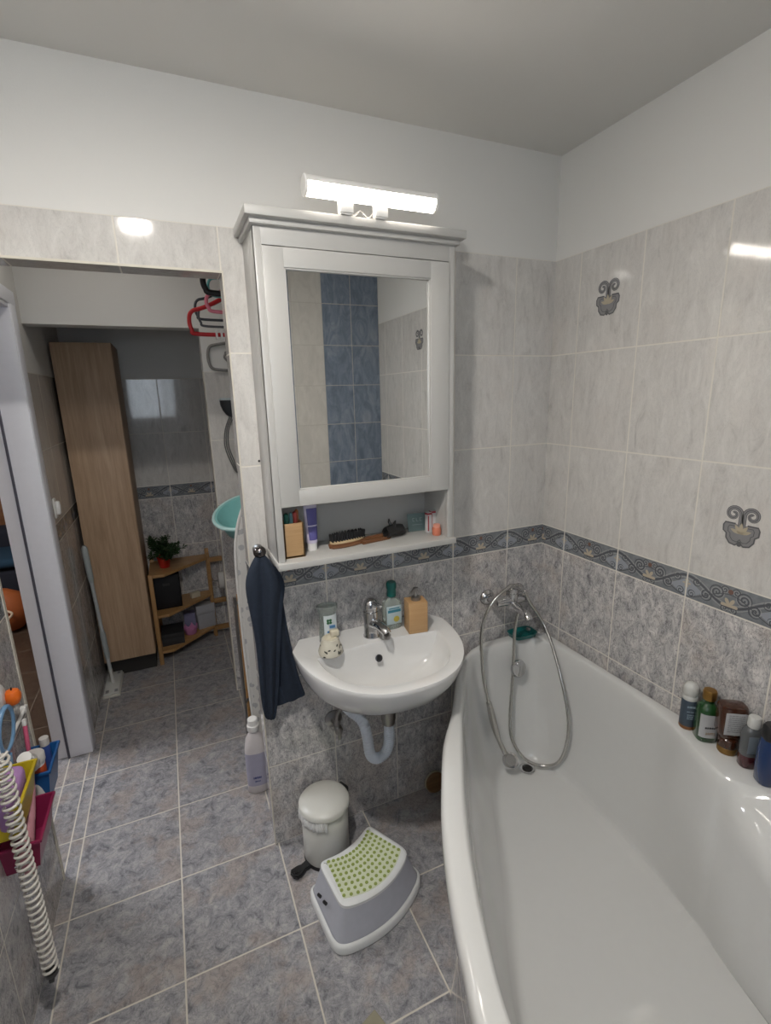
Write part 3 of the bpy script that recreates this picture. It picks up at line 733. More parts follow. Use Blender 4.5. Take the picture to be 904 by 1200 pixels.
bm = BM(); tube(bm, catmull([(0, -.05, .02), (.004, -.052, .055), (.035, -.058, .090), (.08, -.062, .11), (.11, -.06, .135)], 10), [.0072 if i % 2 else .0062 for i in range(41)], 12); obj('braided_hose', bm, dchrome, val)

# things on the basin
gl = thing('soap_bottle', 'clear plastic soap bottle with a green and blue label on the basin ledge', 'bottle', (-.943, -.062, SZ))
bm = BM(); lathe(bm, [(0, .001), (.026, .001), (.029, .006), (.029, .03), (.026, .075), (.028, .11), (.034, .123), (.034, .132), (.029, .1335), (.024, .112), (.0225, .075), (.0255, .03), (.0255, .006), (0, .006)], 36, sx=1.05, sy=.8); obj('bottle_body', bm, plain('frosted_plastic', (.62, .68, .66), .16, trans=.75, var=.02), gl)
bm = BM()
loft(bm, [[(.0305*1.03*math.cos(q), .0300*.8*math.sin(q), z) for q in [R_(-125+95*i/12) for i in range(13)]] for z in (.028, .105)], cap0=False, cap1=False, closed=False); l1 = obj('label', bm, plain('label_white_paper', (.66, .72, .74), .5), gl, fix=False)
bm = BM()
for k in range(4): lathe(bm, [(.0045, 0), (.0045, .0008), (0, .0008)], 14, M=T(-.006+.009*(k % 2), -.0250, .080+.009*(k//2)) @ RX(90))
lab(obj('printed_leaf', bm, plain('leaf_green', (.03, .14, .06), .4), l1), 'dark green leaf print')
bm = BM(); box(bm, -.001, .018, -.0248, -.0240, .060, .070); box(bm, -.010, .016, -.0252, -.0244, .045, .052); obj('printed_text', bm, plain('print_blue', (.10, .24, .45), .4), l1)
# floral ceramic pump bottle
fp = thing('ceramic_cup', 'small cream ceramic pot with black leaf pattern at the basin edge', 'pot', (-.960, -.140, SZ))
bm = BM(); lathe(bm, [(0, 0), (.032, 0), (.0385, .005), (.0395, .013), (.035, .030), (.029, .046), (.027, .055), (.023, .057), (0, .053)], 36); rnd = random.Random(3)
for k in range(16):
    th = rnd.uniform(-PI, 0); z = .008 + .034*((k*.618) % 1); rad = .0400-.0002 if z < .014 else .0395-(z-.013)*.31+.0008
    lathe(bm, [(.0048, 0), (.003, .0007), (0, .0007)], 10, sy=.55, M=T(rad*math.cos(th), rad*math.sin(th), z) @ RZ(math.degrees(th)) @ RY(90) @ RZ(rnd.uniform(0, 180)), mi=1)
obj('pot_body', bm, [plain('cream_ceramic', (.60, .57, .48), .2), plain('pattern_black', (.03, .035, .03), .3)], fp)
bm = BM(); lathe(bm, [(.0225, .053), (.021, .060), (.009, .062), (.008, .068), (0, .068)], 24); box(bm, .000, .028, -.012, .006, .062, .082, .003); lab(obj('cap', bm, plain('pale_yellow_plastic', (.62, .57, .44), .4), fp), 'pale cream cap')
# mouthwash
mw_ = thing('mouthwash_bottle', 'clear mouthwash bottle with a dark green cap right of the tap', 'bottle', (-.708, -.060, SZ))
bm = BM(); lathe(bm, [(0, .001), (.034, .001), (.038, .006), (.038, .085), (.034, .10), (.016, .112), (.013, .118), (.013, .124), (0, .124)], 40, sx=.92, sy=.52, sq=3.2); obj('bottle_body', bm, plain('pale_liquid', (.66, .74, .70), .1, trans=.7, var=.02), mw_)
bm = BM(); lathe(bm, [(0, .120), (.0155, .120), (.0165, .124), (.0155, .146), (.018, .150), (.018, .166), (.014, .172), (0, .172)], 28); obj('cap', bm, plain('cap_teal', (.008, .12, .105), .35), mw_)
bm = BM(); box(bm, -.028, .028, -.0215, -.0203, .022, .090, .0005); l1 = obj('label', bm, plain('label_blue_white', (.45, .55, .58), .45), mw_)
bm = BM(); box(bm, -.024, .024, -.0222, -.0214, .066, .076); box(bm, -.020, .020, -.0222, -.0214, .079, .083); obj('printed_text', bm, plain('print_teal', (.04, .20, .28), .4), l1)
bm = BM(); lathe(bm, [(.011, 0), (.011, .0006), (0, .0006)], 20, M=T(.008, -.0216, .040) @ RX(90)); lab(obj('printed_emblem', bm, plain('print_yellow', (.50, .42, .08), .4), l1), 'yellow round print')
# bamboo dispenser
bd = thing('soap_dispenser', 'square bamboo soap dispenser with a chrome pump on the right basin ledge', 'soap dispenser', (-.640, -.112, SZ), rot=(0, 0, R_(-9)))
bm = BM(); box(bm, -.034, .034, -.030, .030, 0, .112, .002); obj('dispenser_body', bm, wood('bamboo_box', (.50, .31, .15), (.43, .25, .11), 0, 22), bd)
bm = BM(); lathe(bm, [(0, .112), (.0165, .112), (.0165, .124), (.012, .127), (.006, .128), (.0055, .143), (.0085, .145), (.0085, .156), (0, .157)], 24); tube(bm, [(0, 0, .150), (-.012, -.012, .152), (-.022, -.020, .149)], [.005, .0045, .0035], 10); obj('pump', bm, dchrome, bd)

# ================================================================== TOWEL ON KNOB
kn = thing('towel_knob', 'round dark chrome towel knob on the tiled edge left of the cabinet', 'hook', (-1.139, 0, 1.128))
bm = BM(); lathe(bm, [(0, 0), (.017, 0), (.017, .003), (.008, .006), (.007, .018), (.011, .022)], 28, M=RX(90)); obj('rosette', bm, dchrome, kn)
bm = BM(); lathe(bm, [(0, .018), (.010, .020), (.018, .028), (.020, .036), (.017, .046), (.008, .052), (0, .053)], 32, M=RX(90)); obj('ball', bm, plain('dark_chrome', (.14, .13, .13), .12, 1.0), kn)
navy = plain('navy_terry', (.018, .027, .046), .95, bmp=.6, scale=90, var=.2)
def towel_sheet(bm, prof, thick=.008):
    """prof rows: (z, xL, xR, y0, fold amplitude, phase)"""
    n = 26; fr = []; bk = []
    for (z, a, b, y, am, ph, drop) in prof:
        A = []; B = []
        for i in range(n+1):
            s = i/n; x = a+(b-a)*s
            yy = y - am*abs(math.sin(PI*s*2.0+ph)) - .006*math.sin(PI*s)
            zz = z - drop*s
            A.append((x, yy-thick, zz)); B.append((x, yy+thick*.2, zz))
        fr.append(A); bk.append(B)
    rings = [A+B[::-1] for A, B in zip(fr, bk)]
    loft(bm, rings)
tw = thing('hand_towel', 'dark navy hand towel hanging from the round knob left of the washbasin', 'towel', (-1.139, -.028, 1.112))
bm = BM()
towel_sheet(bm, [(.012, -.008, .010, 0, .0, 0, 0), (-.004, -.022, .022, -.006, .006, .2, 0), (-.05, -.052, .045, -.014, .014, .3, -.01), (-.10, -.056, .074, -.014, .018, .5, -.012), (-.16, -.050, .052, -.014, .018, .7, 0), (-.26, -.040, .040, -.014, .018, .9, 0), (-.36, -.040, .030, -.012, .016, 1.0, 0), (-.48, -.040, .016, -.012, .014, 1.1, 0), (-.535, -.036, .004, -.012, .012, 1.1, .02), (-.555, -.028, -.004, -.012, .008, 1.1, .01)])
obj('front_fold', bm, navy, tw)
bm = BM()
towel_sheet(bm, [(-.02, -.006, .024, .004, .002, 0, 0), (-.10, -.01, .060, .006, .006, .4, 0), (-.2, -.006, .062, .006, .010, .5, 0), (-.34, -.014, .078, .006, .012, .6, 0), (-.46, -.014, .096, .004, .012, .8, 0), (-.520, .0, .112, .004, .010, .8, -.01), (-.528, .0, .112, .004, .010, .8, -.01)], .006)
obj('back_fold', bm, navy, tw)
for o_ in tw.children:
    md = o_.modifiers.new('sub', 'SUBSURF'); md.levels = 1; md.render_levels = 2
    for p in o_.data.polygons: p.use_smooth = True

# ================================================================== PEDAL BIN
pb = thing('pedal_bin', 'small off white round pedal bin standing under the washbasin', 'bin', (-1.005, -.108, 0))
binw = plain('bin_enamel', (.60, .595, .55), .32, var=.015)
bm = BM(); lathe(bm, [(0, .014), (.079, .014), (.081, .018), (.081, .205), (.0795, .207), (0, .207)], 48); obj('bin_body', bm, binw, pb)
bm = BM(); lathe(bm, [(0, .206), (.085, .206), (.088, .209), (.088, .222), (.084, .228), (.06, .236), (.03, .2395), (0, .240)], 48); obj('lid', bm, binw, pb)
bm = BM(); lathe(bm, [(0, 0), (.080, 0), (.082, .002), (.081, .012), (.079, .015), (0, .015)], 48); box(bm, -.012, .012, .074, .092, .0, .21, .003, M=RZ(-66)); obj('base_ring', bm, black, pb)
bm = BM(); M_ = RZ(200)
prism(bm, [(.07, -.018), (.10, -.014), (.115, -.020), (.138, -.022), (.148, -.010), (.148, .010), (.138, .022), (.115, .020), (.10, .014), (.07, .018)], .004, .016, .004, M=M_); lathe(bm, [(.008, .016), (.008, .019), (0, .019)], 16, M=M_ @ T(.130, 0, 0)); obj('pedal', bm, black, pb)
bm = BM(); box(bm, -.022, .022, .080, .100, .198, .222, .006, M=RZ(-66)); obj('hinge', bm, black, pb)
bm = BM(); n = 40; Rg = []
rnd = random.Random(5)
wob = [rnd.uniform(-.003, .004) for _ in range(n)]
for r, z in ((.0825, .204), (.086, .200), (.0885, .186), (.0865, .172), (.0840, .170)):
    Rg.append([((r+wob[i]*(1 if r > .083 else .3))*math.cos(R_(150+110*i/(n-1))), (r+wob[i])*math.sin(R_(150+110*i/(n-1))), z+wob[(i*7) % n]*1.2) for i in range(n)])
loft(bm, Rg, closed=False, cap0=False, cap1=False); lab(obj('bin_liner', bm, plain('liner_white', (.70, .70, .69), .4), pb, fix=False), 'white plastic liner edge under the lid')

# ================================================================== STEP STOOL
st = thing('step_stool', 'white and grey curved step stool with green dots on the floor beside the tub', 'stool', (-.945, -.300, 0), rot=(0, 0, R_(18)))
def stool_ring(bb, fb, yb, yf, cb, cf, z, grow=0.0, rc=.028):
    """closed outline with bowed front and hollow back"""
    pts = []
    n = 16
    back = [(bb*(1-2*i/n), yb - cb*(1-(1-2*i/n)**2)) for i in range(n+1)]
    front = [(-fb*(1-2*i/n), yf - cf*(1-(1-2*i/n)**2)) for i in range(n+1)]
    poly = back + front
    # round the four corners by smoothing a dense resampling
    dense = []
    m = len(poly)
    for i in range(m):
        a, b = poly[i], poly[(i+1) % m]; L = math.hypot(b[0]-a[0], b[1]-a[1]); k = max(1, int(L/.006))
        for q in range(k): dense.append([a[0]+(b[0]-a[0])*q/k, a[1]+(b[1]-a[1])*q/k])
    # uniform resample to 120
    per = [0]
    for i in range(len(dense)): a, b = dense[i], dense[(i+1) % len(dense)]; per.append(per[-1]+math.hypot(b[0]-a[0], b[1]-a[1]))
    out = []; j = 0
    for k in range(120):
        s = per[-1]*k/120
        while per[j+1] < s: j += 1
        a, b = dense[j], dense[(j+1) % len(dense)]; f = (s-per[j])/(per[j+1]-per[j]+1e-12); out.append([a[0]+(b[0]-a[0])*f, a[1]+(b[1]-a[1])*f])
    for _ in range(int(rc*500)):
        out = [[(out[i-1][0]+2*out[i][0]+out[(i+1) % 120][0])/4, (out[i-1][1]+2*out[i][1]+out[(i+1) % 120][1])/4] for i in range(120)]
    if grow:
        cx = sum(p[0] for p in out)/120; cy = sum(p[1] for p in out)/120
        sgn = 1 if sum(out[i-1][0]*out[i][1]-out[i][0]*out[i-1][1] for i in range(120)) > 0 else -1
        o2 = []
        for i in range(120):
            a, b = out[i-1], out[(i+1) % 120]; dx_, dy_ = b[0]-a[0], b[1]-a[1]; l = math.hypot(dx_, dy_); nx, ny = dy_/l, -dx_/l
            nx, ny = nx*sgn, ny*sgn
            o2.append([out[i][0]+nx*grow, out[i][1]+ny*grow])
        out = o2
    return [(p[0], p[1], z) for p in out]
def sr(t, z, grow=0.0):
    # t=0 floor, t=1 top
    L = lambda a, b: a+(b-a)*t
    return stool_ring(L(.128, .104), L(.172, .136), L(.112, .088), L(-.100, -.082), L(.030, .026), L(.046, .040), z, grow)
HS = .135
bm = BM(); loft(bm, [sr(.0, .001, .006), sr(.0, .004, .010), sr(.02, .024, .010), sr(.03, .030, .006), sr(.04, .032, .001)], cap0=True, cap1=False); obj('foot_rim', bm, plain('stool_white', (.66, .67, .66), .4), st)
bm = BM(); loft(bm, [sr(.04, .031), sr(.25, .050), sr(.5, .075), sr(.75, .100), sr(.93, .122)], cap0=False, cap1=False)
for zz, yy in ((.088, -.004), (.070, .016)): pass
body = obj('side_skirt', bm, plain('stool_grey', (.44, .45, .50), .42), st)
def top_grid(bm, hf, hbk, yf_, yb_, cf_, cb_, z, th=0.0):
    t = bmesh.new(); G = []
    for j in range(9):
        v = j/8; row = []
        for i in range(25):
            u = -1+2*i/24; row.append(t.verts.new((u*(hf+(hbk-hf)*v), yf_+(yb_-yf_)*v-(cf_+(cb_-cf_)*v)*(1-u*u), z)))
        G.append(row)
    for j in range(8):
        for i in range(24): t.faces.new((G[j][i], G[j][i+1], G[j+1][i+1], G[j+1][i]))
    if th:
        ex = bmesh.ops.extrude_face_region(t, geom=t.faces[:]); bmesh.ops.translate(t, vec=(0, 0, th), verts=[e for e in ex['geom'] if isinstance(e, bmesh.types.BMVert)])
    add(bm, t)
bm = BM(); loft(bm, [sr(.93, .121), sr(.965, .130), sr(1.0, HS-.0015, -.004), sr(1.0, HS, -.009), sr(1.0, HS, -.022)], cap0=False, cap1=False); top_grid(bm, .122, .092, -.070, .074, .040, .026, HS-.0006); obj('top_edge', bm, plain('stool_white', (.66, .67, .66), .4), st)
bm = BM(); top_grid(bm, .118, .087, -.066, .068, .040, .027, HS-.0002, .0012); pad = lab(obj('tread_mat', bm, plain('tread_pale', (.56, .60, .42), .7), st), 'pale green tread inlay')
bm = BM()
for j in range(8):
    v = j/7; 
    for i in range(13):
        u = -1+2*i/12
        hb = .082+(.112-.082)*(1-v)
        y = (.062*v + (-.060)*(1-v)) - (.026*v+.038*(1-v))*(1-u*u)
        lathe(bm, [(.0054, 0), (.0051, .0014), (0, .0016)], 12, M=T(u*hb, y, HS+.0008))
lab(obj('anti_slip_dots', bm, plain('dot_green', (.24, .30, .07), .6), pad), 'olive green rubber dots')
bm = BM()
for zz, yy in ((.094, .022), (.094, -.008)): box(bm, -.004, .004, -.008, .008, -.004, .004, .002, M=T(-.1475, yy, zz-.004) @ RZ(8) @ RY(8))
obj('grip_slot', bm, black, st)

# ================================================================== WALL SHOWER MIXER
mx = thing('bath_mixer', 'chrome wall mixer tap above the tap end of the bathtub', 'tap', (-.190, 0, .795))
for x in (-.075, .075):
    bm = BM(); lathe(bm, [(0, 0.001), (.033, .001), (.031, .008), (.020, .016), (.013, .020), (.013, .05), (0, .05)], 28, M=T(x, 0, 0) @ RX(90)); obj('wall_flange', bm, chrome, mx)
bm = BM(); tube(bm, [(-.082, -.062, 0), (-.078, -.062, 0), (-.03, -.062, 0), (.03, -.062, 0), (.078, -.062, 0), (.082, -.062, 0)], [.010, .0185, .021, .021, .0185, .010], 20)
lathe(bm, [(.022, -.03), (.024, -.01), (.024, .028), (0, .03)], 28, M=T(0, -.062, 0))
tube(bm, catmull([(0, -.07, -.012), (.0, -.11, -.022), (.0, -.150, -.030), (0, -.168, -.045)], 6), [.015]*19, 16)
obj('mixer_body', bm, chrome, mx)
bm = BM(); lathe(bm, [(.023, .028), (.025, .034), (.024, .050), (.014, .060), (0, .062)], 28, M=T(0, -.062, 0)); tube(bm, catmull([(0, -.065, .050), (-.004, -.105, .062), (-.008, -.150, .066)], 6), [.012, .012, .011, .011, .010, .010, .009, .009, .009, .008, .008, .007, .004], 12); obj('lever', bm, chrome, mx)
bm = BM(); lathe(bm, [(0, 0), (.010, 0), (.010, -.022), (0, -.022)], 18, M=T(.012, -.090, -.022)); obj('hose_outlet', bm, dchrome, mx)
# hand shower with its hose
hs = thing('hand_shower', 'chrome hand shower with a long looping metal hose hanging in the bathtub', 'shower', (-.178, -.09, .752))
H0 = Vector((-.178, -.09, .752))
hp = [(-.178, -.09, .752), (-.19, -.088, .669), (-.197, -.096, .546), (-.215, -.115, .440), (-.242, -.145, .330), (-.252, -.176, .255), (-.222, -.215, .190), (-.165, -.245, .158), (-.122, -.290, .190), (-.112, -.318, .290), (-.100, -.305, .395), (-.088, -.245, .520), (-.072, -.165, .628), (-.076, -.11, .700), (-.12, -.09, .775), (-.155, -.088, .838), (-.215, -.10, .872), (-.269, -.11, .860), (-.319, -.11, .822), (-.349, -.105, .757), (-.360, -.105, .677), (-.352, -.112, .535), (-.343, -.128, .45), (-.340, -.135, .425)]
hpth = [p-H0 for p in catmull(hp, 10)]
bm = BM(); tube(bm, hpth, [.0066 if i % 2 else .0058 for i in range(len(hpth))], 12); obj('metal_hose', bm, plain('hose_metal', (.55, .54, .52), .25, 1.0), hs)
bm = BM(); hd = [Vector(p)-H0 for p in catmull([(-.340, -.135, .427), (-.335, -.143, .39), (-.328, -.158, .335), (-.316, -.176, .275), (-.300, -.195, .225)], 8)]
tube(bm, hd, [.008+.0055*math.sin(PI*min(1, i/24))+.0012*(i/32) for i in range(33)], 16)
for k in range(4): lathe(bm, [(.0105, -.003), (.0115, 0), (.0105, .003)], 16, M=T(*(hd[2+k*2])) )
obj('shower_handle', bm, plain('hose_metal', (.55, .54, .52), .25, 1.0), hs)
bm = BM(); lathe(bm, [(0, -.020), (.017, -.018), (.028, -.007), (.0315, .004), (.029, .010), (.022, .0105), (.021, .012), (0, .012)], 36, M=T(*(Vector((-.288, -.212, .200))-H0)) @ RZ(-20) @ RX(38)); sh = obj('shower_head', bm, chrome, hs)

gd = thing('soap_dish', 'dark teal plastic soap dish on the rim behind the bath mixer hose', 'soap dish', (-.118, -.046, ZR))
bm = BM(); a, b = .050, .036
lathe(bm, [(0, .002), (.040, .002), (.052, .006), (.056, .020), (.058, .0215), (.053, .020), (.048, .0085), (0, .007)], 40, sx=1.0, sy=.68, sq=4); obj('tray', bm, plain('teal_plastic', (.01, .13, .125), .3), gd)
bm = BM()
for k in range(7): box(bm, -.040+k*.012, -.035+k*.012, -.026, .026, .0085, .012, .001)
obj('ribs', bm, plain('teal_plastic', (.01, .13, .125), .3), gd)
pl = thing('bath_plug', 'round metal bath plug lying on the rim in the tiled corner', 'plug', (-.040, -.055, ZR))
bm = BM(); lathe(bm, [(0, .001), (.020, .001), (.024, .006), (.0245, .014), (.018, .020), (0, .022)], 28); obj('plug_body', bm, chrome, pl)
bm = BM(); tube(bm, [(.010*math.cos(a), .002, .028+.008*math.sin(a)) for a in [2*PI*i/20 for i in range(20)]], .0016, 8, closed=True); obj('ring', bm, dchrome, pl)
cap2 = tag(obj('bottle_cap', BM(), dchrome, loc=(-.062, -.024, ZR)), 'small dark metal cap behind the round bath plug in the corner', 'cap')
bm = BM(); lathe(bm, [(0, .001), (.013, .001), (.014, .004), (.014, .016), (.011, .019), (0, .019)], 24); bm.to_mesh(cap2.data); bm.free()

# ================================================================== BOTTLES ON THE TUB RIM
def text_lines(bm, w, y, zs_, h=.0016, seedv=1, x0=0, depth=.0006):
    rn = random.Random(seedv)
    for z in zs_:
        x = x0-w/2; 
        while x < x0+w/2-.002:
            L = rn.uniform(.003, .009); L = min(L, x0+w/2-x); box(bm, x, x+L, y-depth, y, z, z+h); x += L+.0014
b = thing('shampoo_bottle', 'blue grey foam bottle with a white cap, leftmost on the tub rim', 'bottle', (-.043, -.706, ZR), rot=(0, 0, R_(-38)))
bm = BM(); lathe(bm, [(0, .001), (.0195, .001), (.021, .004), (.021, .012), (0, .012)], 32); lab(obj('base_band', bm, plain('amber_band', (.25, .10, .03), .3), b), 'amber base')
bm = BM(); lathe(bm, [(0, .012), (.021, .012), (.021, .088), (.019, .094), (0, .096)], 32); bb = obj('bottle_body', bm, plain('slate_blue', (.05, .07, .095), .35), b)
bm = BM(); lathe(bm, [(0, .094), (.0195, .094), (.0205, .097), (.0205, .104), (.019, .106), (.019, .110), (.0205, .112), (.020, .132), (.016, .142), (.009, .146), (0, .147)], 32); obj('pump_cap', bm, plain('foam_cap_white', (.55, .55, .53), .35), b)
bm = BM()
for i, z in enumerate((.074, .060, .050, .044, .038)):
    text_lines(bm, .022 if i < 2 else .018, -.0205, [z], .006 if i == 0 else .0025, i+1)
obj('lettering', bm, plain('letter_grey', (.26, .33, .38), .5), bb)
b = thing('oil_bottle', 'dark green glass bottle with a gold cap and white label on the tub rim', 'bottle', (-.044, -.760, ZR), rot=(0, 0, R_(-32)))
bm = BM(); lathe(bm, [(0, .001), (.024, .001), (.027, .006), (.027, .090), (.024, .104), (.013, .116), (.0125, .128), (0, .128)], 40, sq=2.8); bb = obj('bottle_body', bm, plain('green_glass', (.012, .055, .014), .1, coat=.5), b)
bm = BM(); lathe(bm, [(0, .126), (.0165, .126), (.0175, .129), (.0175, .150), (.0155, .154), (0, .155)], 32); obj('gold_cap', bm, plain('gold', (.36, .20, .055), .32, .9), b)
bm = BM(); loft(bm, [[(.0278*math.copysign(abs(math.cos(q))**(2/2.8), math.cos(q)), .0278*math.copysign(abs(math.sin(q))**(2/2.8), math.sin(q)), z) for q in [R_(-150+125*i/24) for i in range(25)]] for z in (.018, .090)], cap0=False, cap1=False, closed=False); l1 = obj('label', bm, plain('label_grey_white', (.42, .42, .43), .55), b, fix=False)
bm = BM(); text_lines(bm, .030, -.0280, [.048], .005, 4); obj('lettering', bm, plain('ink_dark', (.03, .03, .035), .5), l1)
bm = BM(); text_lines(bm, .024, -.0280, [.030, .034], .0015, 8); lab(obj('small_print', bm, plain('ink_ochre', (.30, .20, .10), .5), l1), 'ochre small print')
b = thing('conditioner_bottle', 'brown glass bottle upside down on its gold cap on the tub rim', 'bottle', (-.042, -.822, ZR), rot=(0, 0, R_(-34)))
amb = plain('amber_glass', (.050, .016, .007), .12, coat=.6)
bm = BM(); lathe(bm, [(0, .001), (.022, .001), (.0235, .004), (.0235, .018), (.022, .020), (0, .020)], 32); obj('gold_cap', bm, plain('old_gold', (.26, .15, .045), .4, .7), b)
bm = BM(); lathe(bm, [(0, .019), (.0225, .019), (.0235, .023), (.0235, .044), (.020, .048), (0, .050)], 32, sx=1.0); lathe(bm, [(0, .040), (.020, .044), (.030, .058), (.034, .068), (.034, .138), (.031, .146), (.026, .148), (0, .149)], 40, sx=1.0, sy=.72, sq=4); bb = obj('bottle_body', bm, amb, b)
bm = BM(); box(bm, -.026, .026, -.0256, -.0248, .068, .134, .0006); l1 = obj('label', bm, plain('label_grey_white', (.42, .42, .43), .55), bb)
bm = BM(); text_lines(bm, .038, -.0256, [.126-.006*i for i in range(9)], .0018, 12); obj('small_print', bm, plain('ink_mid', (.2, .2, .2), .5), l1)
b = thing('shower_gel_bottle', 'clear grey bottle with dark red dregs and a white cap on the tub rim', 'bottle', (-.046, -.880, ZR), rot=(0, 0, R_(-30)))
bm = BM(); lathe(bm, [(0, .001), (.022, .001), (.025, .005), (.025, .038), (0, .038)], 36, sy=.75, sq=2.6); lab(obj('gel', bm, plain('gel_red', (.06, .012, .016), .15, coat=.5), b), 'dark red gel at the bottom')
bm = BM(); lathe(bm, [(0, .038), (.025, .038), (.0255, .080), (.024, .104), (.018, .116), (.011, .120), (0, .120)], 36, sy=.75, sq=2.6); bb = obj('bottle_body', bm, plain('smoke_plastic', (.10, .105, .11), .12, coat=.5), b)
bm = BM(); lathe(bm, [(0, .118), (.0145, .118), (.0155, .121), (.0150, .143), (.013, .147), (0, .148)], 28); obj('cap', bm, plain('foam_cap_white', (.55, .55, .53), .35), b)
bm = BM(); box(bm, -.020, .004, -.0205, -.0198, .050, .100, .0004); text_lines(bm, .014, -.0206, [.018], .010, 3, x0=.012); lab(obj('label', bm, plain('label_slate', (.17, .20, .23), .4), bb), 'peeling slate grey label')
b = thing('body_wash_bottle', 'tall deep blue bottle with a black cap, rightmost on the tub rim', 'bottle', (-.060, -.938, ZR), rot=(0, 0, R_(-28)))
bm = BM(); lathe(bm, [(0, .001), (.028, .001), (.032, .006), (.034, .05), (.033, .100), (.030, .126), (0, .128)], 40, sy=.72, sq=2.8); bb = obj('bottle_body', bm, plain('deep_blue', (.010, .032, .11), .12, coat=.5), b)
bm = BM(); lathe(bm, [(0, .126), (.0295, .126), (.0305, .130), (.0300, .158), (.026, .164), (0, .165)], 40, sy=.72, sq=2.8); obj('cap', bm, black, b)
bm = BM(); text_lines(bm, .020, -.0250, [.020, .026, .034], .003, 5, x0=.006); box(bm, .000, .020, -.0252, -.0246, .012, .046); lab(obj('label', bm, plain('label_sky', (.16, .28, .42), .4), bb), 'pale blue label panel')

# ================================================================== SMALL THINGS NEAR THE TUB
wd = thing('wooden_brush', 'round brown wooden brush leaning on the tiles between washbasin and tub', 'brush', (-.520, -.030, .002), rot=(R_(-10), 0, 0))
bm = BM(); lathe(bm, [(0, 0), (.038, 0), (.042, .004), (.042, .016), (.038, .020), (0, .021)], 36, M=T(0, 0, .042) @ RX(90)); obj('brush_back', bm, wood('brown_wood', (.22, .12, .05), (.13, .065, .025), 0, 18), wd)
bm = BM(); lathe(bm, [(.0415, .001), (.0445, .003), (.0445, .010), (.0415, .012)], 36, M=T(0, 0, .042) @ RX(90)); obj('rim', bm, plain('pale_rim', (.36, .33, .25), .5), wd)
mt = tag(obj('foot_scale_mat', BM(), plain('olive_beige', (.27, .25, .18), .7), loc=(-1.055, -.655, 0), rot=(0, 0, R_(20))), 'small olive beige block on the floor at the bottom edge in front of the stool', 'block')
bm = BM(); box(bm, -.036, .036, -.05, .028, 0, .012, .003); bm.to_mesh(mt.data); bm.free(); mt.name = 'floor_block'

# ================================================================== ORGANISER BINS ON THE LEFT WALL
def hanging_bin(name, label, loc, col, w=.16, d=.085, h=.12, tilt=0, flare=.016):
    t = thing(name, label, 'storage bin', loc, group=None)
    bm = BM()
    th = .0022
    def rect(x0, x1, y0, y1, z): return [(x0, y0, z), (x1, y0, z), (x1, y1, z), (x0, y1, z)]
    tt = bmesh.new()
    lo = rect(0, d-flare, -w/2+flare, w/2-flare, 0); hi = rect(0, d, -w/2, w/2, h)
    hi2 = rect(th, d-th, -w/2+th, w/2-th, h); lo2 = rect(th, d-flare-th, -w/2+flare+th, w/2-flare-th, th)
    rs = [[tt.verts.new(p) for p in r] for r in (lo, hi, hi2, lo2)]
    for A, B in zip(rs, rs[1:]):
        for i in range(4): tt.faces.new((A[i], A[(i+1) % 4], B[(i+1) % 4], B[i]))
    tt.faces.new(rs[0][::-1]); tt.faces.new(rs[-1])
    add(bm, tt)
    mcol = plain('plastic_'+name+str(round(col[0], 2)), col, .3)
    obj('bin_shell', bm, mcol, t)
    bm = BM(); box(bm, d-.001, d+.004, -w/2-.003, w/2+.003, h-.008, h, .001); box(bm, 0, d, w/2-.001, w/2+.004, h-.008, h, .001); box(bm, 0, d, -w/2-.004, -w/2+.001, h-.008, h, .001); obj('lip', bm, mcol, t)
    bm = BM(); box(bm, -.002, .004, -.02, .02, h-.01, h+.02, .001); obj('hook_tab', bm, mcol, t)
    return t
blue_ = (.015, .10, .30); yel_ = (.55, .42, .02); mag_ = (.25, .018, .07)
BX = XL+.001
hanging_bin('hanging_bin', 'blue plastic bin hanging on the left wall', (BX, .045, .450), blue_, .14, .078, .115)
hanging_bin('hanging_bin', 'yellow plastic bin hanging on the left wall', (BX, -.180, .560), yel_, .17, .074, .10)
hanging_bin('hanging_bin', 'magenta plastic bin hanging on the left wall below the others', (BX, -.145, .430), mag_, .17, .088, .09)
bm = BM(); tube(bm, [(0, -.40, 0), (0, .14, 0)], .005, 12)
rl = thing('wall_rail', 'thin white rail carrying the coloured bins on the left wall', 'rail', (XL+.010, 0, .695)); obj('rod', bm, whitep, rl)
for y in (-.38, .12): 
    bm = BM(); box(bm, -.0095, .006, y-.008, y+.008, -.010, .010, .002); obj('bracket', bm, whitep, rl)
def lathe_thing(name, label, cat, loc, parts, rot=None, group=None):
    t = thing(name, label, cat, loc, rot, group)
    for pn, prof, m, kw in parts:
        bm = BM(); lathe(bm, prof, 28, **kw); obj(pn, bm, m, t)
    return t
pinkish = plain('blush_pink', (.52, .24, .28), .4); wcap = plain('cap_offwhite', (.60, .58, .56), .4)
lathe_thing('pill_bottle', 'white jar with an orange red band standing in the blue bin', 'jar', (BX+.040, .005, .485), [('jar_body', [(0, 0), (.024, 0), (.025, .004), (.025, .10), (0, .10)], whitep, {}), ('band', [(.0253, .055), (.0256, .056), (.0256, .090), (.0253, .091)], plain('band_orange_red', (.5, .08, .03), .4), {}), ('lid', [(0, .10), (.027, .10), (.028, .103), (.028, .124), (.026, .127), (0, .127)], wcap, {})])
lathe_thing('cream_jar', 'rounded white cream jar lying behind the yellow bin', 'jar', (BX+.045, -.035, .600), [('jar_body', [(0, 0), (.016, .001), (.022, .008), (.023, .04), (.018, .056), (0, .060)], wcap, {}), ('lid', [(0, .058), (.017, .058), (.017, .072), (0, .074)], whitep, {})], rot=(R_(35), 0, 0))
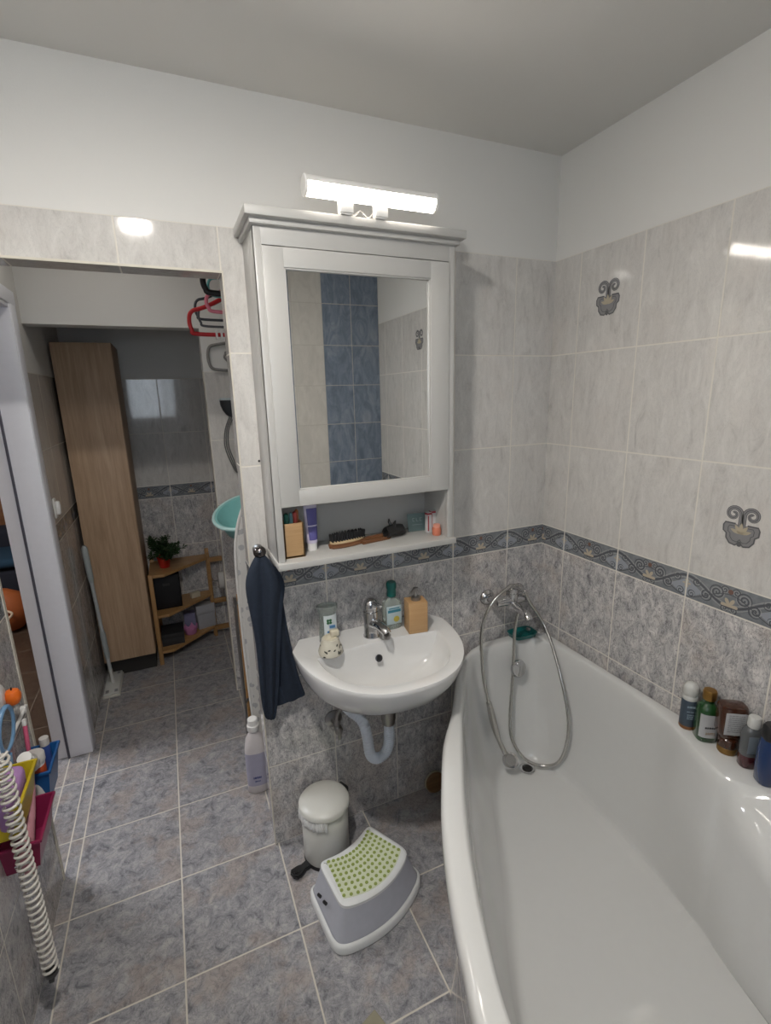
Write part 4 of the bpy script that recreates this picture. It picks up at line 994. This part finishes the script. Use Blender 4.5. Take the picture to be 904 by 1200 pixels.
lathe_thing('toothpaste_tube', 'blue and white tube standing at the far end of the blue bin', 'tube', (BX+.050, .088, .455), [('tube_body', [(0, 0), (.011, 0), (.012, .01), (.012, .125), (0, .126)], plain('tube_blue', (.05, .10, .35), .35), {}), ('cap', [(0, .126), (.0125, .126), (.0125, .150), (0, .152)], wcap, {})])
sp = thing('bath_sponge', 'lilac rounded sponge sticking up out of the yellow bin', 'sponge', (BX+.038, -.195, .590), rot=(R_(12), R_(6), 0))
bm = BM(); box(bm, -.022, .022, -.060, .060, 0, .105, .018, 4); smooth_all(bm); obj('sponge_body', bm, plain('lilac', (.40, .22, .46), .6), sp)
pbsh = thing('bath_brush', 'pink plastic brush lying across the magenta bin with its handle up', 'brush', (BX+.052, -.175, .436), rot=(R_(6), R_(-4), 0))
bm = BM(); lathe(bm, [(0, -.010), (.048, -.008), (.054, 0), (.048, .008), (0, .011)], 32, sy=.7, sx=1.0, M=T(0, -.03, .03) @ RY(90) @ RZ(0)); obj('brush_head', bm, pinkish, pbsh)
bm = BM(); tube(bm, catmull([(0, -.005, .045), (.004, .035, .085), (.006, .075, .125), (.006, .105, .158)], 8), [.013]*8+[.014]*8+[.015]*8+[.010], 14); obj('handle', bm, pinkish, pbsh)
bm = BM()
for i in range(7):
    for j in range(-2, 3): lathe(bm, [(.0022, 0), (.0016, .014)], 6, M=T(-.006, -.062+i*.011, .03+j*.007) @ RY(-90))
lab(obj('bristles', bm, plain('bristle_white', (.6, .56, .56), .6), pbsh), 'white bristles')
hm = thing('hand_mirror', 'oval hand mirror in a light blue frame hanging above the yellow bin', 'mirror', (BX+.012, -.080, .700), rot=(0, R_(6), R_(-8)))
bm = BM(); rg = [(.004, .040*math.cos(a), .062*math.sin(a)+.06) for a in [2*PI*i/36 for i in range(36)]]; tube(bm, rg, .0065, 10, closed=True); tube(bm, [(.004, 0, -.015), (.004, 0, -.055), (.004, 0, -.085)], [.009, .011, .008], 12); obj('frame', bm, plain('light_blue_plastic', (.16, .30, .48), .3), hm)
bm = BM(); lathe(bm, [(0, 0), (.039, 0), (.039, .004), (0, .004)], 36, sx=1.55, M=T(.002, 0, .06) @ RY(90)); lab(obj('mirror', bm, mirrorM, hm), 'oval mirror glass')
hk = thing('wall_hook', 'white wall hook holder above the hand mirror on the left wall', 'hook', (BX, -.010, .800))
bm = BM(); lathe(bm, [(0, 0), (.036, 0), (.036, .006), (.03, .010), (0, .011)], 28, M=T(0, -.01, .02) @ RY(90)); box(bm, 0, .008, -.012, .012, -.12, .02, .003); obj('plate', bm, whitep, hk)
oc = thing('toy_clip', 'bright orange rounded clip on the white wall hook', 'clip', (BX+.022, .012, .800))
bm = BM(); lathe(bm, [(0, -.022), (.014, -.020), (.020, -.008), (.021, .006), (.016, .018), (.006, .022), (0, .018)], 28); obj('clip_body', bm, plain('bright_orange', (.75, .15, .015), .35), oc)
bm = BM(); box(bm, -.028, .012, -.004, .004, -.006, .006, .002); tube(bm, [(0, 0, .018), (.001, 0, .028)], .002, 8); obj('pin', bm, black, oc)
tb = thing('toothbrush', 'pink toothbrush standing behind the white jars at the blue bin', 'toothbrush', (BX+.018, .050, .560), rot=(R_(-8), 0, 0))
bm = BM(); tube(bm, [(0, 0, 0), (0, 0, .05), (0, .002, .11), (0, .003, .125)], [.004, .006, .006, .003], 12); obj('handle', bm, plain('hot_pink', (.62, .12, .22), .35), tb)
bm = BM(); box(bm, -.005, .005, -.003, .010, .112, .132, .002); obj('brush_head', bm, whitep, tb)
# spiral cord
sc_ = thing('spiral_cord', 'white coiled spiral cord hanging down in front of the left wall bins', 'cord', (-1.795, -.275, .155))
bm = BM(); nturn = 34; P = []
for i in range(nturn*16+1):
    a = 2*PI*i/16; z = .66*i/(nturn*16)
    P.append((.0155*math.cos(a), .0155*math.sin(a), z))
tube(bm, P, .0035, 8); obj('coil', bm, plain('cord_cream', (.60, .57, .52), .35), sc_)
bm = BM(); lathe(bm, [(0, -.012), (.012, -.012), (.015, -.008), (.015, .004), (0, .006)], 20); box(bm, -.006, .006, -.014, .014, -.022, -.010, .002); lab(obj('end_clip', bm, plain('clip_dark', (.05, .05, .05), .4), sc_), 'dark end clip')
bm = BM(); tube(bm, [(0, 0, .655), (0, 0, .72), (-.03, 0, .735), (-.062, 0, .735)], .004, 8); obj('hanger_wire', bm, whitep, sc_)

# ================================================================== PASSAGE: HANGERS, BOARD, BASIN, BOTTLE
def hanger(label, tipx, tipz, y, col, h=.075, r=.005, w=.36, clips=False, lean=0.0):
    t = thing('clothes_hanger', label, 'hanger', (tipx+w/2, y, tipz), group=None)
    m = plain('hanger_%.2f_%.2f' % (col[0], col[2]), col, .35)
    hw_ = w/2
    pts = [(-hw_+.03, 0, -h/2+.0), (0, 0, -h/2), (hw_-.03, 0, -h/2), (hw_-.006, 0, -h/2+.014), (hw_, 0, 0), (hw_-.012, 0, h*.32), (hw_-.06, 0, h*.5), (0, 0, h*.5+.075), (-hw_+.06, 0, h*.5), (-hw_+.012, 0, h*.32), (-hw_, 0, 0), (-hw_+.006, 0, -h/2+.014)]
    bm = BM(); tube(bm, catmull(pts, 6, True), r, 10, closed=True); obj('frame', bm, m, t)
    bm = BM(); zt = h*.5+.075
    zrail = 2.135-tipz
    tube(bm, catmull([(0, 0, zt), (0, 0, max(zt+.01, zrail-.03)), (.016, 0, zrail-.008), (.010, 0, zrail+.009), (-.006, 0, zrail+.0085), (-.014, 0, zrail-.002)], 6), .0022, 8); obj('hook', bm, dchrome, t)
    if clips:
        for x in (-hw_+.09, hw_-.09):
            bm = BM(); box(bm, x-.004, x+.004, -.010, .010, -h/2-.016, -h/2+.016, .002); box(bm, x+.014, x+.022, -.010, .010, -h/2-.016, -h/2+.016, .002); obj('clip', bm, whitep, t)
    return t
cr = thing('hanger_rail', 'chrome clothes rail in the recess behind the tiled edge', 'rail', (-.98, 0, 2.135))
bm = BM(); tube(bm, [(0, TH, 0), (0, YH, 0)], .010, 14); obj('rod', bm, chrome, cr)
for y in (TH+.002, YH-.006):
    bm = BM(); lathe(bm, [(.022, 0), (.022, .004), (0, .004)], 20, M=T(0, y, 0) @ RX(-90)); obj('flange', bm, chrome, cr)
hanger('bright red plastic hanger with white clips, lowest on the rail', -1.238, 1.872, .50, (.48, .015, .02), .095, .0075, .50, True)
hanger('dark grey plastic hanger just behind the pink one', -1.205, 1.935, .62, (.05, .055, .065), .085, .005, .46)
hanger('slate grey plastic hanger with a low bar above the red one', -1.200, 1.900, .56, (.085, .09, .10), .080, .0045, .45)
hanger('small pink plastic hanger in front of the grey ones', -1.178, 1.930, .44, (.72, .20, .27), .070, .0065, .40)
hanger('thick black plastic hanger at the top of the rail', -1.186, 1.992, .40, (.012, .012, .014), .085, .010, .38)
hanger('turquoise plastic hanger half hidden behind the black one', -1.165, 1.985, .46, (.12, .42, .42), .070, .005, .33)
gh = thing('wall_loop', 'grey rounded plastic loop on the white pier under the hangers', 'hanger', (-1.005, YH-.012, 1.785))
bm = BM(); pts = [(-.135, 0, 0), (-.125, 0, .045), (-.09, 0, .058), (0, 0, .070), (.09, 0, .058), (.125, 0, .045), (.135, 0, 0), (.125, 0, -.045), (.09, 0, -.058), (0, 0, -.062), (-.09, 0, -.058), (-.125, 0, -.045)]
tube(bm, catmull(pts, 5, True), .007, 10, closed=True); obj('loop', bm, plain('loop_grey', (.22, .21, .20), .4), gh)
bm = BM(); tube(bm, catmull([(-.05, 0, .02), (-.06, 0, 0), (-.045, 0, -.02)], 5), .005, 8); lathe(bm, [(.008, 0), (.008, .011), (0, .011)], 14, M=T(-.05, .0115, .02) @ RX(90)); obj('peg', bm, plain('loop_grey', (.22, .21, .20), .4), gh)
bh = thing('hair_dryer_holder', 'dark half round wall holder with a pale top on the passage pier', 'holder', (-1.055, YH, 1.565))
bm = BM(); loft(bm, [[(.052*math.cos(a)*s, -.005-.05*s*.6, z-.0) if False else (.055*s*math.cos(a), -.035+.034*math.sin(a)*s, z) for a in [2*PI*i/28 for i in range(28)]] for s, z in ((.25, -.062), (.55, -.050), (.80, -.030), (.97, -.005), (1.0, .018))]); obj('holder_cup', bm, plain('charcoal_plastic', (.03, .034, .04), .35), bh)
bm = BM(); box(bm, -.052, .052, -.066, -.001, .018, .030, .003); obj('top_plate', bm, plain('pale_blue_plastic', (.46, .52, .54), .35), bh)
bm = BM()
for k in range(3): tube(bm, catmull([(-.01+.01*k, -.03, -.055), (-.040+.008*k, -.03, -.12), (-.050+.009*k, -.03, -.20), (-.03+.009*k, -.03, -.28), (.0, -.03, -.34), (.03, -.03, -.27)], 8), .003, 8)
obj('power_cord', bm, plain('cord_grey', (.12, .12, .12), .5), bh)
ib = thing('ironing_board', 'tall folded ironing board with a white patterned cover behind the tiled edge', 'ironing board', (-.995, .42, .03), rot=(R_(-3), 0, 0))
def board_outline(s=1.0):
    L = []
    for z, x in ((0, .13), (.03, .15), (.3, .165), (.8, .168), (1.0, .158), (1.12, .125), (1.20, .08), (1.25, .03)): L.append((x*s, z))
    return [(-x, z) for x, z in L] + [(0, 1.262)] + [(x, z) for x, z in L[::-1]]
m, nt, bb_ = newmat('ironing_cover'); tc = nt.nodes.new('ShaderNodeTexCoord')
vo = nt.nodes.new('ShaderNodeTexVoronoi'); vo.inputs['Scale'].default_value = 26; nt.links.new(tc.outputs['Object'], vo.inputs['Vector'])
nt.links.new(mix(nt, X(nt, vo.outputs['Distance']).lt(.32), (.56, .55, .53), (.36, .36, .37)), bb_.inputs['Base Color']); setp(bb_, Roughness=.9)
bm = BM(); prism(bm, board_outline(), -.014, .014, .008, M=RX(90)); obj('board', bm, m, ib)
bm = BM(); tube(bm, catmull([(x*1.02, .0, z) for x, z in board_outline()], 3), .006, 8); obj('edge_piping', bm, plain('piping_white', (.6, .59, .57), .8), ib)
for s in (-1, 1):
    bm = BM(); tube(bm, [(s*.08, .034, .02), (s*.06, .034, 1.02)], .009, 12); obj('leg', bm, dchrome, ib)
bm = BM(); tube(bm, [(-.09, .034, .02), (.09, .034, .02)], .009, 12); obj('foot_bar', bm, black, ib)
dr = thing('folded_rack', 'folded drying rack with grey feet leaning beside the ironing board', 'drying rack', (-1.178, .62, 0), rot=(0, R_(0), 0))
for i, (dxr, mm_) in enumerate(((0, dchrome), (.018, pine), (.034, dchrome))):
    bm = BM(); tube(bm, [(dxr-.004, -.10+.03*i, .02), (dxr+.006, -.02+.03*i, .74)], .007, 10); obj('leg', bm, mm_, dr)
for i in range(2):
    bm = BM(); box(bm, -.013, .013, -.02, .02, 0, .05, .006, M=T(.0+.025*i, -.10+.04*i, 0)); obj('foot', bm, plain('foot_grey', (.36, .37, .38), .5), dr)
bm = BM(); tube(bm, [(-.002, -.03, .70), (.05, .03, .72)], .006, 10); tube(bm, [(-.002, -.08, .25), (.05, .0, .25)], .006, 10); obj('cross_bar', bm, dchrome, dr)
tq = thing('wash_bowl', 'turquoise plastic bowl hung above the folded rack in the recess', 'bowl', (-1.068, .68, 1.065), rot=(R_(12), R_(-14), 0))
bm = BM(); lathe(bm, [(0, -.05), (.085, -.048), (.110, -.030), (.130, .040), (.146, .046), (.148, .040), (.140, .036), (.134, .034)][:6]+[(.140, .050), (.128, .046), (.105, -.024), (.08, -.042), (0, -.044)], 44, sy=1.15); obj('bowl_shell', bm, plain('turquoise_plastic', (.22, .50, .49), .35), tq)
bm = BM(); tube(bm, [(.143*math.cos(a), .143*1.15*math.sin(a), .046) for a in [2*PI*i/44 for i in range(44)]], .007, 8, closed=True); lab(obj('rim', bm, plain('pale_turquoise', (.45, .66, .64), .35), tq), 'paler rolled rim')
hkb = tag(obj('bowl_hook', BM(), chrome, loc=(-.93, .68, 1.15)), 'metal wire hook carrying the turquoise bowl from the recess wall', 'hook')
bm = BM(); tube(bm, catmull([(.31, 0, 0), (.12, 0, .0), (.03, 0, .0), (.0, 0, -.02), (-.004, 0, -.05)], 5), .004, 8); bm.to_mesh(hkb.data); bm.free()
lb = thing('laundry_bottle', 'white laundry detergent bottle standing on the floor behind the tiled edge', 'bottle', (-1.178, .295, 0), rot=(0, 0, R_(-8)))
bm = BM(); lathe(bm, [(0, .001), (.040, .001), (.046, .008), (.047, .12), (.045, .20), (.038, .245), (.024, .268), (.019, .276), (.019, .287), (0, .287)], 40, sx=.92, sy=.66, sq=2.6); bb = obj('bottle_body', bm, plain('milky_white', (.62, .58, .58), .35), lb)
bm = BM(); lathe(bm, [(0, .285), (.0225, .285), (.024, .288), (.024, .308), (.020, .310), (.020, .333), (.017, .336), (0, .336)], 28); obj('cap', bm, whitep, lb)
bm = BM(); loft(bm, [[(.0475*.92*math.copysign(abs(math.cos(q))**(2/2.6), math.cos(q)), .0475*.66*math.copysign(abs(math.sin(q))**(2/2.6), math.sin(q)), z) for q in [R_(-160+140*i/24) for i in range(25)]] for z in (.04, .19)], cap0=False, cap1=False, closed=False); l1 = obj('label', bm, plain('label_lilac', (.38, .37, .47), .5), bb, fix=False)
bm = BM(); text_lines(bm, .032, -.0320, [.075], .009, 21); text_lines(bm, .022, -.0320, [.060], .005, 22); obj('lettering', bm, plain('ink_navy', (.06, .07, .2), .5), l1)

# ================================================================== FAR ROOM
wr_ = thing('wardrobe', 'tall narrow oak wardrobe against the far wall of the passage', 'wardrobe', (-1.845, 1.50, 0))
WW, WD, WH = .272, .36, 1.886
bm = BM(); box(bm, 0, .018, .002, WD, .12, WH, .001); box(bm, WW-.018, WW, .002, WD, .12, WH, .001); box(bm, .018, WW-.018, .002, WD, .12, .138); box(bm, .018, WW-.018, .002, WD, WH-.018, WH); box(bm, .018, WW-.018, WD-.01, WD, .12, WH); obj('carcass', bm, oak, wr_)
bm = BM(); box(bm, .001, WW-.001, -.018, .001, .122, WH-.002, .0015); obj('door', bm, oak, wr_)
bm = BM(); box(bm, .01, WW-.01, .05, WD-.02, 0, .121); obj('plinth', bm, plain('plinth_dark', (.03, .028, .026), .7), wr_)
cs = thing('corner_shelf', 'three tier bamboo corner shelf right of the oak wardrobe', 'shelf', (-1.56, 1.56, 0))
def shelf_poly(): return [(.0, .0), (.085, .0), (.345, .225), (.355, .305), (.0, .305)]
for z in (.085, .320, .578):
    bm = BM(); prism(bm, shelf_poly(), z-.018, z, .003); obj('shelf_board', bm, amberw, cs)
for (x, y, h) in ((-.004, -.010, .585), (.335, .255, .625), (.0, .285, .60)):
    bm = BM(); box(bm, x, x+.024, y, y+.024, 0, h, .002); obj('leg', bm, amberv, cs)
pt = thing('potted_plant', 'bushy dark green plant in a red pot on the bamboo corner shelf', 'plant', (-1.470, 1.70, .578))
bm = BM(); lathe(bm, [(0, .001), (.028, .001), (.030, .004), (.038, .062), (.041, .064), (.041, .074), (.037, .075), (.035, .066), (0, .064)], 32); obj('pot', bm, plain('red_pot', (.50, .025, .015), .35), pt)
bm = BM(); rnd = random.Random(11)
def leaf(bm, p, d, L, w):
    d = d.normalized(); s = d.cross(Vector((0, 0, 1))); s = s.normalized() if s.length > 1e-3 else Vector((1, 0, 0)); u = s.cross(d)
    t = bmesh.new(); A = [t.verts.new(p), t.verts.new(p+d*L*.5+s*w-u*.002), t.verts.new(p+d*L-u*.006), t.verts.new(p+d*L*.5-s*w-u*.002), t.verts.new(p+d*L*.5+u*.003)]
    for f in ((0, 1, 4), (1, 2, 4), (2, 3, 4), (3, 0, 4)): t.faces.new([A[i] for i in f])
    add(bm, t)
bs = BM()
for k in range(46):
    a = rnd.uniform(0, 2*PI); el = rnd.uniform(.25, 1.45); L = rnd.uniform(.10, .165)
    d = Vector((math.cos(a)*math.cos(el), math.sin(a)*math.cos(el), math.sin(el)))
    if d.y > .5: d.y = .5
    if d.x < -.45: d.x = -.45
    p0 = Vector((0, 0, .066)); pts = [p0+d*L*q+Vector((0, 0, -.02*q*q)) for q in (0, .35, .7, 1)]
    tube(bs, pts, [.002, .0017, .0014, .001], 5)
    for q in (.35, .45, .55, .65, .75, .85, .95, 1):
        pp = p0+d*L*q+Vector((0, 0, -.02*q*q))
        for _ in range(2): leaf(bm, pp, d*.5+Vector((rnd.uniform(-1, 1), rnd.uniform(-1, .7), rnd.uniform(-.4, 1))), rnd.uniform(.022, .034), rnd.uniform(.006, .0095))
obj('foliage', bm, plain('leaf_dark_green', (.018, .05, .014), .5, var=.3), pt, fix=False); obj('stems', bs, plain('stem_green', (.04, .07, .02), .6), pt)
bx = thing('storage_box', 'black open storage box on the middle corner shelf tier', 'box', (-1.475, 1.73, .320))
bm = BM(); box(bm, -.078, .078, -.075, .075, 0, .006); box(bm, -.078, .078, -.075, -.070, 0, .215, .001); box(bm, -.078, .078, .070, .075, 0, .215, .001); box(bm, -.078, -.073, -.075, .075, 0, .215, .001); box(bm, .073, .078, -.075, .075, 0, .215, .001); obj('box_shell', bm, plain('box_black', (.008, .008, .01), .6), bx)
bm = BM(); box(bm, -.02, .02, -.0765, -.0750, .150, .165, .001); obj('handle_slot', bm, plain('slot_dark', (.03, .03, .03), .5), bx)
def mini_box(name, label, loc, dims, col, rz=0, lid=.3):
    t = thing(name, label, 'box', loc, rot=(0, 0, R_(rz)))
    a, b_, c_ = dims; m1 = plain('mini_%.2f_%.2f' % (col[0], col[2]), col, .5)
    bm = BM(); box(bm, -a/2, a/2, -b_/2, b_/2, 0, c_*(1-lid), .001); obj('box_base', bm, m1, t)
    bm = BM(); box(bm, -a/2-.0015, a/2+.0015, -b_/2-.0015, b_/2+.0015, c_*(1-lid), c_, .0015); obj('lid', bm, m1, t)
    return t
mini_box('soap_box', 'tiny cream box on the middle corner shelf tier beside the black box', (-1.315, 1.775, .320), (.055, .035, .034), (.50, .45, .34), 18)
mini_box('grey_carton', 'larger pale carton on the lowest corner shelf tier', (-1.268, 1.815, .085), (.115, .07, .105), (.36, .36, .38), 14, .12)
mini_box('flat_carton', 'flatter pale carton stacked on top of the larger pale carton', (-1.268, 1.815, .1915), (.120, .07, .058), (.40, .40, .42), 12, .25)
mini_box('lilac_pack', 'muted lilac pack behind the pink basket on the lowest tier', (-1.365, 1.815, .085), (.07, .06, .12), (.20, .19, .30), 0, .1)
mini_box('dark_case', 'dark flat case on the lowest corner shelf tier beside the wardrobe', (-1.475, 1.70, .085), (.13, .16, .075), (.03, .03, .032), 0, .4)
pk = thing('basket', 'small pink basket with a scalloped rim on the lowest corner shelf tier', 'basket', (-1.368, 1.735, .085))
bm = BM(); n = 40; rings = []
for r, z, sc__ in ((.030, 0, 0), (.034, .004, 0), (.040, .034, 0), (.043, .046, .010), (.040, .046, .010), (.037, .034, 0), (.031, .006, 0)):
    rings.append([(r*math.cos(2*PI*i/n), r*math.sin(2*PI*i/n)*.8, z+sc__*math.sin(2*PI*i/n*6)) for i in range(n)])
loft(bm, rings); obj('basket_body', bm, plain('basket_pink', (.55, .22, .42), .45), pk)
bm = BM()
for i in range(6): lathe(bm, [(0, -.006), (.005, -.003), (.005, .003), (0, .006)], 10, M=T(.042*math.cos(i*PI/3+.3), .034*math.sin(i*PI/3+.3), .058))
obj('rim_beads', bm, plain('basket_pink', (.55, .22, .42), .45), pk)
rk = thing('paper_rack', 'low wooden ladder rack in the far right corner behind the shelf', 'rack', (-1.185, 1.80, 0))
for x in (-.035, .21):
    bm = BM(); box(bm, x, x+.02, 0, .02, 0, .60, .002); obj('upright', bm, pine, rk)
for z in (.045, .24, .535):
    bm = BM(); box(bm, -.015, .21, -.002, .022, z, z+.030, .002); obj('rung', bm, pine, rk)
tp = thing('toilet_roll', 'white toilet paper roll on the low wooden rack', 'toilet roll', (-1.113, 1.738, .42))
bm = BM(); lathe(bm, [(.019, -.05), (.056, -.05), (.057, -.048), (.057, .048), (.056, .05), (.019, .05), (.019, -.05)], 36, M=RY(90)); obj('paper', bm, plain('tissue_white', (.60, .59, .57), .9), tp)
bm = BM(); tube(bm, [(-.085, 0, 0), (.125, 0, 0)], .006, 10); tube(bm, [(.122, 0, 0), (.122, .062, 0)], .005, 10); tube(bm, [(-.080, 0, 0), (-.080, .062, 0)], .005, 10); obj('holder_bar', bm, chrome, tp)
mp = thing('floor_mop', 'flat mop with a long grey handle standing beside the oak wardrobe', 'mop', (-1.808, 1.430, 0))
bm = BM(); box(bm, -.044, .044, -.135, .135, .0, .014, .006); obj('mop_pad', bm, plain('mop_cloth', (.52, .50, .46), .9), mp)
bm = BM(); box(bm, -.038, .038, -.125, .125, .014, .024, .004); obj('mop_plate', bm, plain('mop_plate_grey', (.56, .56, .54), .4), mp)
for sx in (-1, 1):
    for sy in (-1, 1):
        bm = BM(); box(bm, sx*.022-.008, sx*.022+.008, sy*.10-.014, sy*.10+.014, .0235, .0255, .002); obj('cloth_clip', bm, plain('clip_grey', (.25, .25, .26), .5), mp)
bm = BM(); tube(bm, [(-.002, 0, .022), (-.003, -.004, .06), (-.004, -.008, .11)], [.013, .010, .011], 14); obj('joint', bm, plain('joint_cream', (.55, .54, .5), .4), mp)
tip = Vector((-.020, -.055, .86)); bse = Vector((-.004, -.008, .11))
def along(q): return bse.lerp(tip, q)
bm = BM(); tube(bm, [along(0), along(1)], .0095, 14); obj('pole', bm, plain('pole_grey', (.42, .44, .45), .35), mp)
bm = BM(); tube(bm, [along(.10), along(.13), along(.30), along(.33)], [.011, .0145, .0145, .011], 14); obj('sleeve', bm, plain('sleeve_grey', (.34, .37, .37), .4), mp)
bm = BM(); tube(bm, [along(.72), along(.76), along(.98), along(1.0)], [.011, .0145, .0155, .008], 14); obj('grip', bm, plain('sleeve_grey', (.34, .37, .37), .4), mp)
wh = thing('wall_switch_hook', 'small white hook on the left wall tiles beside the door frame', 'hook', (XL, 1.030, 1.135))
bm = BM(); box(bm, 0, .010, -.020, .020, -.045, .045, .006, 3); obj('backplate', bm, whitep, wh)
bm = BM(); box(bm, .008, .026, -.012, .012, -.030, .032, .007, 3); obj('knob', bm, whitep, wh)

# next room seen through the doorway
fs = thing('toy_bag', 'orange round toy bag on the brown floor seen through the doorway', 'bag', (-2.60, 2.60, 0))
bm = BM(); lathe(bm, [(0, .0), (.12, .01), (.17, .08), (.17, .17), (.13, .26), (.06, .30), (0, .31)], 40, sy=.8); obj('bag_body', bm, plain('orange_cloth', (.33, .085, .02), .6), fs)
bm = BM(); tube(bm, catmull([(.06, -.135, .19), (.10, -.15, .16), (.02, -.165, .10), (-.06, -.155, .12)], 6), .008, 8); lab(obj('strap', bm, plain('strap_cream', (.6, .45, .3), .6), fs), 'cream strap')
ch = thing('armchair', 'dark armchair with a blue throw in the next room behind the toy bag', 'armchair', (-2.62, 3.0, 0))
bm = BM(); box(bm, -.35, .32, -.20, .35, .02, .40, .05, 3); smooth_all(bm); obj('seat', bm, plain('black_fabric', (.012, .013, .02), .9), ch)
bm = BM(); box(bm, -.35, .32, .20, .40, .30, .62, .05, 3); smooth_all(bm); obj('backrest', bm, plain('black_fabric', (.012, .013, .02), .9), ch)
bm = BM(); box(bm, -.30, .34, -.23, .30, .40, .47, .03, 3); smooth_all(bm); lab(obj('throw', bm, plain('teal_throw', (.01, .035, .06), .9), ch), 'dark blue throw')
cb = thing('sideboard', 'orange brown wooden cupboard at the end of the next room', 'cupboard', (-2.85, 3.66, 0))
bm = BM(); box(bm, -.5, .5, -.2, .2, .06, 1.05, .004); obj('carcass', bm, wood('orange_wood', (.19, .08, .028), (.13, .05, .016), 0, 14), cb)
for s in (-1, 1):
    bm = BM(); box(bm, min(0, s*.49)+.002, max(0, s*.49)-.002, -.218, -.200, .08, 1.03, .003); d_ = obj('door', bm, wood('orange_wood', (.19, .08, .028), (.13, .05, .016), 0, 14), cb)
    bm = BM(); lathe(bm, [(0, 0), (.012, .003), (.012, .012), (0, .016)], 14, M=T(s*.04, -.218, .6) @ RX(90)); obj('knob', bm, dchrome, d_)
bm = BM(); box(bm, -.48, .48, -.18, .18, 0, .062); obj('plinth', bm, black, cb)
